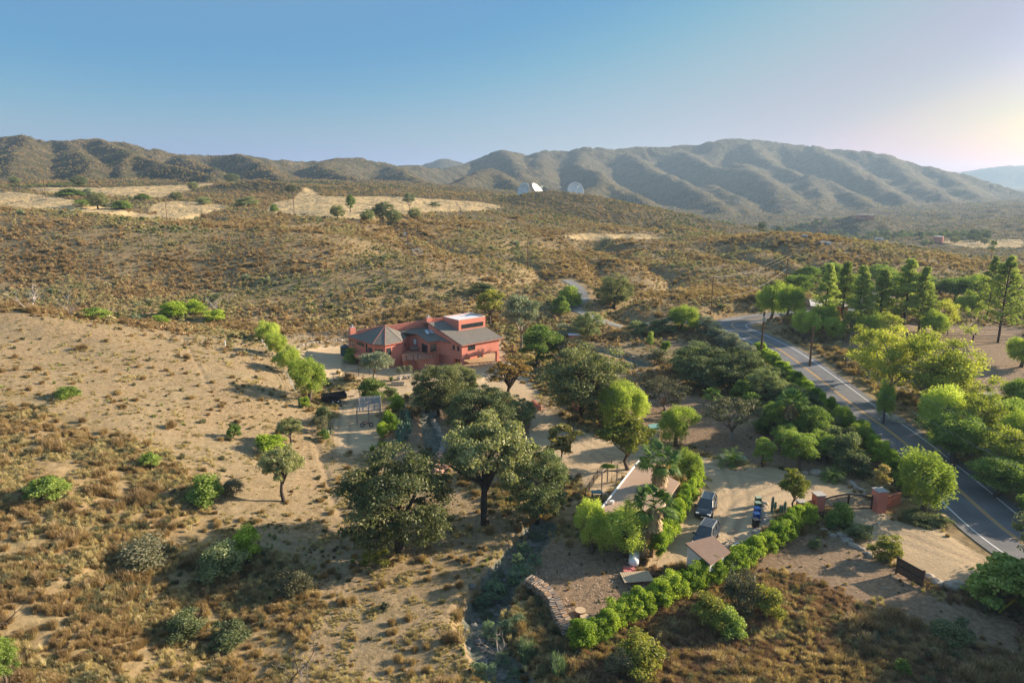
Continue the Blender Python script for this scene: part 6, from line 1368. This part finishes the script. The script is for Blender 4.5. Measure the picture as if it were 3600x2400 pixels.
for x in (-.45, .45):
    for s in (-1, 1): w_ = link('wheel', MB().tube([(0, -.1, 0), (0, .1, 0)], .36, 16).mesh('wheel', MAT['tyre']), e, (x, s*1.1, .36)); link('rim', MB().tube([(0, -.115, 0), (0, .115, 0)], .18, 10).mesh('rim', WHP), w_)
MB().tube([(1.9, .5, .6), (3.2, 0, .55), (1.9, -.5, .6)], .05, 5).build('drawbar', BLK, e)
for i, (px, py, s_, lb) in enumerate([(1404,1335,1,'potted olive tree at the left of the pot row'),(1423,1331,1,'potted olive tree in the middle of the pot row'),(1440,1330,1,'potted olive tree at the right of the pot row'),(1375,1340,.7,'small potted palm left of the potted olive trees')]):
    p = G(px, py); e = thing('potted_tree', p, lb, 'potted plant', rz=i); MB().tube([(0, 0, 0), (0, 0, .55), (0, 0, .6)], [.3*s_, .42*s_, .44*s_], 14).build('pot', CONC if s_ == 1 else BLK, e)
    q = PR['grey'][i % 2]; w_ = link('crown', q[0] if s_ == 1 else DP[0], e, (0, 0, .4)); w_.scale = (1.9, 1.9, 2.3) if s_ == 1 else (.8,)*3
    if s_ == 1: k = link('trunk', q[1], e, (0, 0, .4)); k.scale = (1.9, 1.9, 2.3)
p = G(1398, 1352); e = thing('garden_steps', p, 'two low timber steps below the potted trees', 'steps'); MB().box((0, 0, .1), (2.4, .5, .2)).build('step', WOODG, e); MB().box((0, .5, .2), (2.4, .5, .4)).build('step', WOODG, e)
e = thing('patio_table', G(2098, 1752), 'dark green metal table on the patio left of the tan roof', 'table'); MB().box((0, 0, .85), (1.3, .8, .06)).build('table_top', plain('green_table', (.10,.20,.20), .5), e)
for x in (-.55, .55):
    for y in (-.3, .3): MB().box((x, y, .4), (.07, .07, .82)).build('leg', BLK, e)
MB().box((0, 0, .3), (1.1, .6, .05)).build('shelf', BLK, e)
e = thing('arbor', G(2115, 1720), 'small vine covered arbor at the patio gate', 'arbor')
for x, y in ((0, 0), (.9, 1.6), (2.2, 2.4)): MB().tube([(x, y, 0), (x, y, 2.3)], .09, 6).build('post', WOODG, e)
MB().tube([(0, 0, 2.3), (.9, 1.6, 2.35), (2.2, 2.4, 2.3)], .09, 5).build('beam', WOODG, e)
q = PR['brightbush'][0]; o = link('vine', q[0], e, (1, 1.3, 2.2)); o.scale = (2.6, 1.2, .6)
e = thing('metal_gate', G(2150, 1695), 'open black frame gate between arbor and guest house', 'gate', rz=-.2); m = MB(); m.tube([(0, 0, .1), (0, 0, 1.5), (1.8, 0, 1.3), (1.8, 0, .1), (0, 0, .1)], .05, 5); m.tube([(.6, 0, .1), (.6, 0, 1.4)], .03, 4); m.tube([(1.2, 0, .1), (1.2, 0, 1.35)], .03, 4); m.build('gate_frame', BLK, e)
# propane tank, blocks, platform, stumps, pallets
e = thing('gas_tank', G(2228, 1982), 'white horizontal gas tank on feet left of the palm trunk', 'tank', rz=1.35); MB().tube([(-1.15, 0, .65), (-1.0, 0, .65), (-.8, 0, .65), (.8, 0, .65), (1.0, 0, .65), (1.15, 0, .65)], [.12, .38, .5, .5, .38, .12], 16).build('body', plain('tank_white', (.72,.72,.72), .4, .06, 3), e, smooth=True); MB().tube([(0, 0, 1.1), (0, 0, 1.28)], .2, 10).build('dome', WHP, e)
for x in (-.6, .6): MB().box((x, 0, .1), (.15, .7, .3)).build('foot', CONC, e)
BR = plain('red_block', (.52,.19,.17), .85, .12)
for i, (px, py, lb) in enumerate([(2198,2005,'pink block at the back left of the small pile'),(2212,2005,'pink block at the back right of the small pile'),(2198,2018,'pink block at the front left of the small pile'),(2212,2019,'pink block at the front right of the small pile'),(2224,2010,'pink block lying beside the gas tank')]):
    e = MB().box((0, 0, .2), (.42, .42, .4), .1*i).build('brick_stack', BR, bevel=.04); e.location = G(px, py); tag(e, lb, 'block', 'pink blocks by the gas tank')
a = np.array(G(2238, 2040)); e = thing('wooden_platform', tuple(a), 'low slatted wooden platform below the gas tank', 'platform', rz=.12); m = MB()
for i in range(14): m.box((-1.3+i*.2, 0, .42), (.17, 1.7, .04))
m.build('deck', WOODP, e)
for x in (-1.2, 1.2):
    for y in (-.7, .7): MB().box((x, y, .2), (.1, .1, .4)).build('leg', WOODG, e)
CUT = plain('cut_wood', (.55,.40,.24), .85, .15, 4)
for i, (px, py, r) in enumerate([(2040,2160,.5),(2055,2178,.42),(2068,2190,.42)]):
    e = thing('tree_stump', G(px, py), ['largest cut log round by the front hedge','middle cut log round by the front hedge','smallest cut log round, touching the front hedge'][i], 'stump'); MB().tube([(0, 0, -.05), (0, 0, .45-.1*i)], [r*1.05, r], 14).build('trunk', BK, e); MB().tube([(0, 0, .45-.1*i), (0, 0, .48-.1*i)], r*.93, 14).build('cut_face', CUT, e)
for i, (px, py, rz, lb) in enumerate([(2610,1905,.5,'pale slatted pallet leaning behind the shed'),(2590,1925,.1,'pallet under scrap boards behind the shed')]):
    e = thing('pallet', G(px, py), lb, 'pallet', rz=rz); m = MB()
    for k in range(7): m.box((-.6+k*.2, 0, .55+.0*k), (.12, 1.3, .03))
    m.build('slats', WOODP, e); m = MB(); [m.box((0, y, .45), (1.3, .1, .14)) for y in (-.55, 0, .55)]; [m.box((0, y, .2), (1.3, .1, .34)) for y in (-.5, .5)]; m.build('bearer', WOODP, e)
for i in range(9):
    p = G(2580+random.uniform(-22, 30), 1928+random.uniform(-8, 14)); o = MB().box((0, 0, .5+.03*i), (random.uniform(1, 1.8), .14, .05), random.uniform(0, 3)).build('scrap_board', [WOODP, WHP, WOODG][i % 3]); o.location = p; tag(o, 'loose scrap board in the heap behind the shed', 'board', 'scrap boards behind the shed')
# firewood stack: every log its own object up to 300
LG = [plain('log_a', (.40,.31,.23), .9, .25, 5), plain('log_b', (.30,.235,.18), .9, .25, 5), plain('log_c', (.44,.28,.17), .9, .25, 5)]
lgm = [MB().tube([(-.26, 0, 0), (.26, 0, 0)], [.10, .115], 6).mesh('log', q) for q in LG]
WP = sm([G(*q) for q in [(1858,2062),(1905,2090),(1945,2130),(1962,2175),(2000,2238)]], 12); wd = np.r_[0, np.cumsum([math.dist(p[:2], q[:2]) for p, q in zip(WP, WP[1:])])]; L = wd[-1]; cnt = 0
def wpos(s):
    x = np.interp(s, wd, [p[0] for p in WP]); y = np.interp(s, wd, [p[1] for p in WP]); x2 = np.interp(min(s+.3, L), wd, [p[0] for p in WP])-np.interp(max(s-.3, 0), wd, [p[0] for p in WP]); y2 = np.interp(min(s+.3, L), wd, [p[1] for p in WP])-np.interp(max(s-.3, 0), wd, [p[1] for p in WP]); return np.array([x, y]), math.atan2(y2, x2)
for layer in range(5):
    for row in range(2):
        for k in range(int(L/.27)):
            if cnt >= 298: continue
            b2_, ang = wpos(k*.27+.09*(layer % 2)); x, y = b2_+np.array([-sin(ang), cos(ang)])*((row-.5)*.54+random.uniform(-.06, .06))
            o = bpy.data.objects.new('firewood_log', random.choice(lgm)); col.objects.link(o); o.location = (x, y, float(zat(x, y))+.1+layer*.2+random.uniform(-.02, .03)); o.rotation_euler = (random.uniform(0, 3), random.uniform(-.15, .15), ang+pi/2+random.uniform(-.25, .25)); tag(o, 'split log in the long firewood stack beside the creek', 'log', 'firewood stack'); cnt += 1
# cacti
def cactus(px, py, n, h, label, gr=None):
    p = G(px, py); e = thing('prickly_pear', p, label, 'cactus', gr, rz=random.uniform(0, 6)); g = random
    m = MB()
    for i in range(n):
        q = np.array([g.gauss(0, .22), g.gauss(0, .22), .0]); 
        for k in range(g.randint(2, 4)):
            r = .2*g.uniform(.8, 1.2); az = g.uniform(0, pi); c_ = q+np.array([0, 0, r*1.2]); V = [c_+np.array([cos(az)*cos(t)*r*.75, sin(az)*cos(t)*r*.75, sin(t)*r*1.25]) for t in np.linspace(0, 2*pi, 9)[:-1]]; nn = np.array([-sin(az), cos(az), 0])*.04
            m.add([v-nn for v in V]+[v+nn for v in V], [tuple(range(8)), tuple(range(8, 16))[::-1]]+[(j, (j+1) % 8, 8+(j+1) % 8, 8+j) for j in range(8)]); q = c_+np.array([g.uniform(-.15, .15), g.uniform(-.15, .15), r*1.0])
            if q[2] > h: break
    m.build('pads', LM['cactus'], e)
CL = [(1500+0,1448),(1420,1470),(1432,1468),(1442,1478),(1428,1492),(1440,1500),(1410,1508),(1422,1516),(1434,1520),(1404,1530),(1418,1540),(1428,1548),(1412,1560),(1398,1552),(1404,1575),(1394,1588),(1386,1600),(1378,1612)]
for i, q in enumerate(CL[1:]): cactus(*q, 5, 1.5, 'blue green prickly pear in the row below the pergola', 'prickly pear row')
cactus(1055, 1430, 6, 1.3, 'prickly pear at the left foot of the rounded pepper tree'); cactus(1150, 1530, 3, .6, 'pale small prickly pear by the dirt path')
for i, (px, py, h, lb) in enumerate([(2713,1800,1.9,'tallest column cactus behind the stone edging'),(2724,1795,1.1,'short column cactus beside the tallest one'),(2742,1808,1.1,'left column cactus of the small group by the hedge'),(2750,1806,1.0,'middle column cactus of the small group by the hedge'),(2758,1803,1.4,'right column cactus of the small group by the hedge')]):
    e = thing('column_cactus', G(px, py), lb, 'cactus', 'column cacti'); MB().tube([(0, 0, 0), (0, 0, h*.5), (0, 0, h*.93), (0, 0, h)], [.14, .16, .13, .04], 9).build('stem', LM['cactus'], e)
for i, (px, py, s_, lb) in enumerate([(1312,1610,1.5,'left tree yucca with a pale stem by the oak'),(1340,1590,1.3,'middle tree yucca by the cactus row'),(1356,1592,1.3,'right tree yucca by the cactus row'),(1345,1615,.8,'low spiky agave between the yuccas'),(3220,1800,.7,'spiky agave under the pepper tree by the pillar'),(450,1300,.7,'spiky rosette on the bare upper slope, right one'),(190,1350,.7,'spiky rosette on the bare upper slope, left one')]):
    p = G(px, py); e = thing('yucca', p, lb, 'yucca', rz=i); k = s_; q = PR['yuccaplant'][0]; o = link('leaves', q[0], e, (0, 0, k*.6 if k > 1 else 0)); o.scale = (k, k, k)
    if k > 1: MB().tube([(0, 0, -.05), (0, 0, k*.65)], .09, 7).build('stem', BKG, e)
e = thing('motorbike', G(1290, 1500), 'dark off road motorbike parked in front of the pergola', 'motorbike', rz=.15)
for x in (-.65, .65): w_ = link('wheel', MB().tube([(0, -.05, 0), (0, .05, 0)], .32, 16).mesh('wheel', MAT['tyre']), e, (x, 0, .32)); link('rim', MB().tube([(0, -.055, 0), (0, .055, 0)], .2, 12).mesh('rim', GALV), w_)
MB().tube([(-.65, 0, .34), (-.1, 0, .4), (.25, 0, .75), (.65, 0, .34)], .06, 6).build('frame', BLK, e); MB().box((0, 0, .78), (.5, .25, .2), 0).build('fuel_tank', BR, e, bevel=.04); MB().box((-.42, 0, .82), (.5, .2, .08)).build('seat', BLK, e); MB().tube([(.3, -.35, 1.02), (.3, .35, 1.02)], .02, 5).build('handlebar', GALV, e)
e = thing('marker_post', G(793, 1224), 'white leaning marker post at the top of the bare slope', 'post'); MB().box((0, 0, .7), (.14, .14, 1.5), 0, .12).build('post', WHP, e)
e = thing('marker_post', G(1518, 1992), 'thin stake on the sunlit grass left of the creek', 'post'); MB().box((0, 0, .4), (.06, .06, .9)).build('post', WHP, e)
e = thing('marker_post', G(857, 1199), 'thin dark stake at the crest of the bare slope', 'post'); MB().box((0, 0, .5), (.06, .06, 1.1)).build('post', BLK, e)
e = thing('road_sign', G(3334, 1622), 'small white road marker sign at the far road shoulder', 'sign'); MB().box((0, 0, .6), (.08, .08, 1.3)).build('post', GALV, e); MB().box((0, -.06, 1.15), (.4, .04, .5)).build('sign_plate', WHP, e)
a, b = np.array(G(3511, 2155)), np.array(G(3600, 2118)); o = MB().tube([(0, 0, .1), tuple(b-a+np.array([0, 0, 1.2]))], .08, 8).build('yellow_pole', plain('yellow_post', (.62,.45,.04), .5)); o.location = tuple(a); tag(o, 'yellow metal bar at the lower right edge', 'barrier')
o = MB().box((0, 0, .06), (6.5, 3.2, .12), -.1).build('concrete_slab', CONC); o.location = G(3430, 1390); tag(o, 'pale concrete slab on the slope right of the feathery trees', 'slab')
a = G(2018, 1203); e = thing('garden_hut', a, 'small hut with a blue topped roof among the trees by the lane', 'hut'); MB().box((0, 0, .9), (2.2, 1.6, 1.8)).build('wall', BR, e); MB().box((0, 0, 1.9), (2.8, 2.0, .14)).build('roof', plain('blue_roof', (.35,.42,.55), .5), e)
# stone border of the upper terrace
rockline([(1040,1235),(1060,1215),(1090,1205),(1150,1200),(1225,1195)], 30, .35, 'pale stone in the curved edging of the upper drive', 'edging stones of the upper drive')
# trees standing outside the right edge: their evening shadows cross the bank
for i, (dx, dy, h) in enumerate([(50,54,10),(56,57,11),(47,49,9),(60,53,12),(61,47,10),(52,43,9),(44,44,8)]):
    v = PR['oak'][i % 3]; e = empty('oak_tree', (dx, dy, float(zat(dx, dy))), 'oak standing beyond the right edge, shading the bank', 'tree', 'oaks beyond the right edge', i, (h*1.0/v[2], h*1.0/v[2], h)); link('crown', v[0], e); link('trunk', v[1], e)
HAZE=.00012
# ---------------- haze ----------------
hv = bpy.data.materials.new('haze'); hv.use_nodes = True; t = hv.node_tree; t.nodes.remove(t.nodes['Principled BSDF'])
pv = t.nodes.new('ShaderNodeVolumePrincipled'); pv.inputs['Density'].default_value = HAZE; pv.inputs['Color'].default_value = (.52, .74, 1, 1); pv.inputs['Anisotropy'].default_value = .2
t.links.new(pv.outputs[0], t.nodes['Material Output'].inputs['Volume'])
bm = bmesh.new(); bmesh.ops.create_cube(bm, size=1); me = bpy.data.meshes.new('haze'); bm.to_mesh(me); me.materials.append(hv)
z0 = float(Z.min())-1; z1 = float(Z.max())+8
hz_ = link('haze', me); hz_.scale = (19000, 7200, z1-z0); hz_.location = (0, 3480, (z0+z1)/2); tag(hz_, 'pale blue haze filling the valley air', 'haze', kind='stuff')
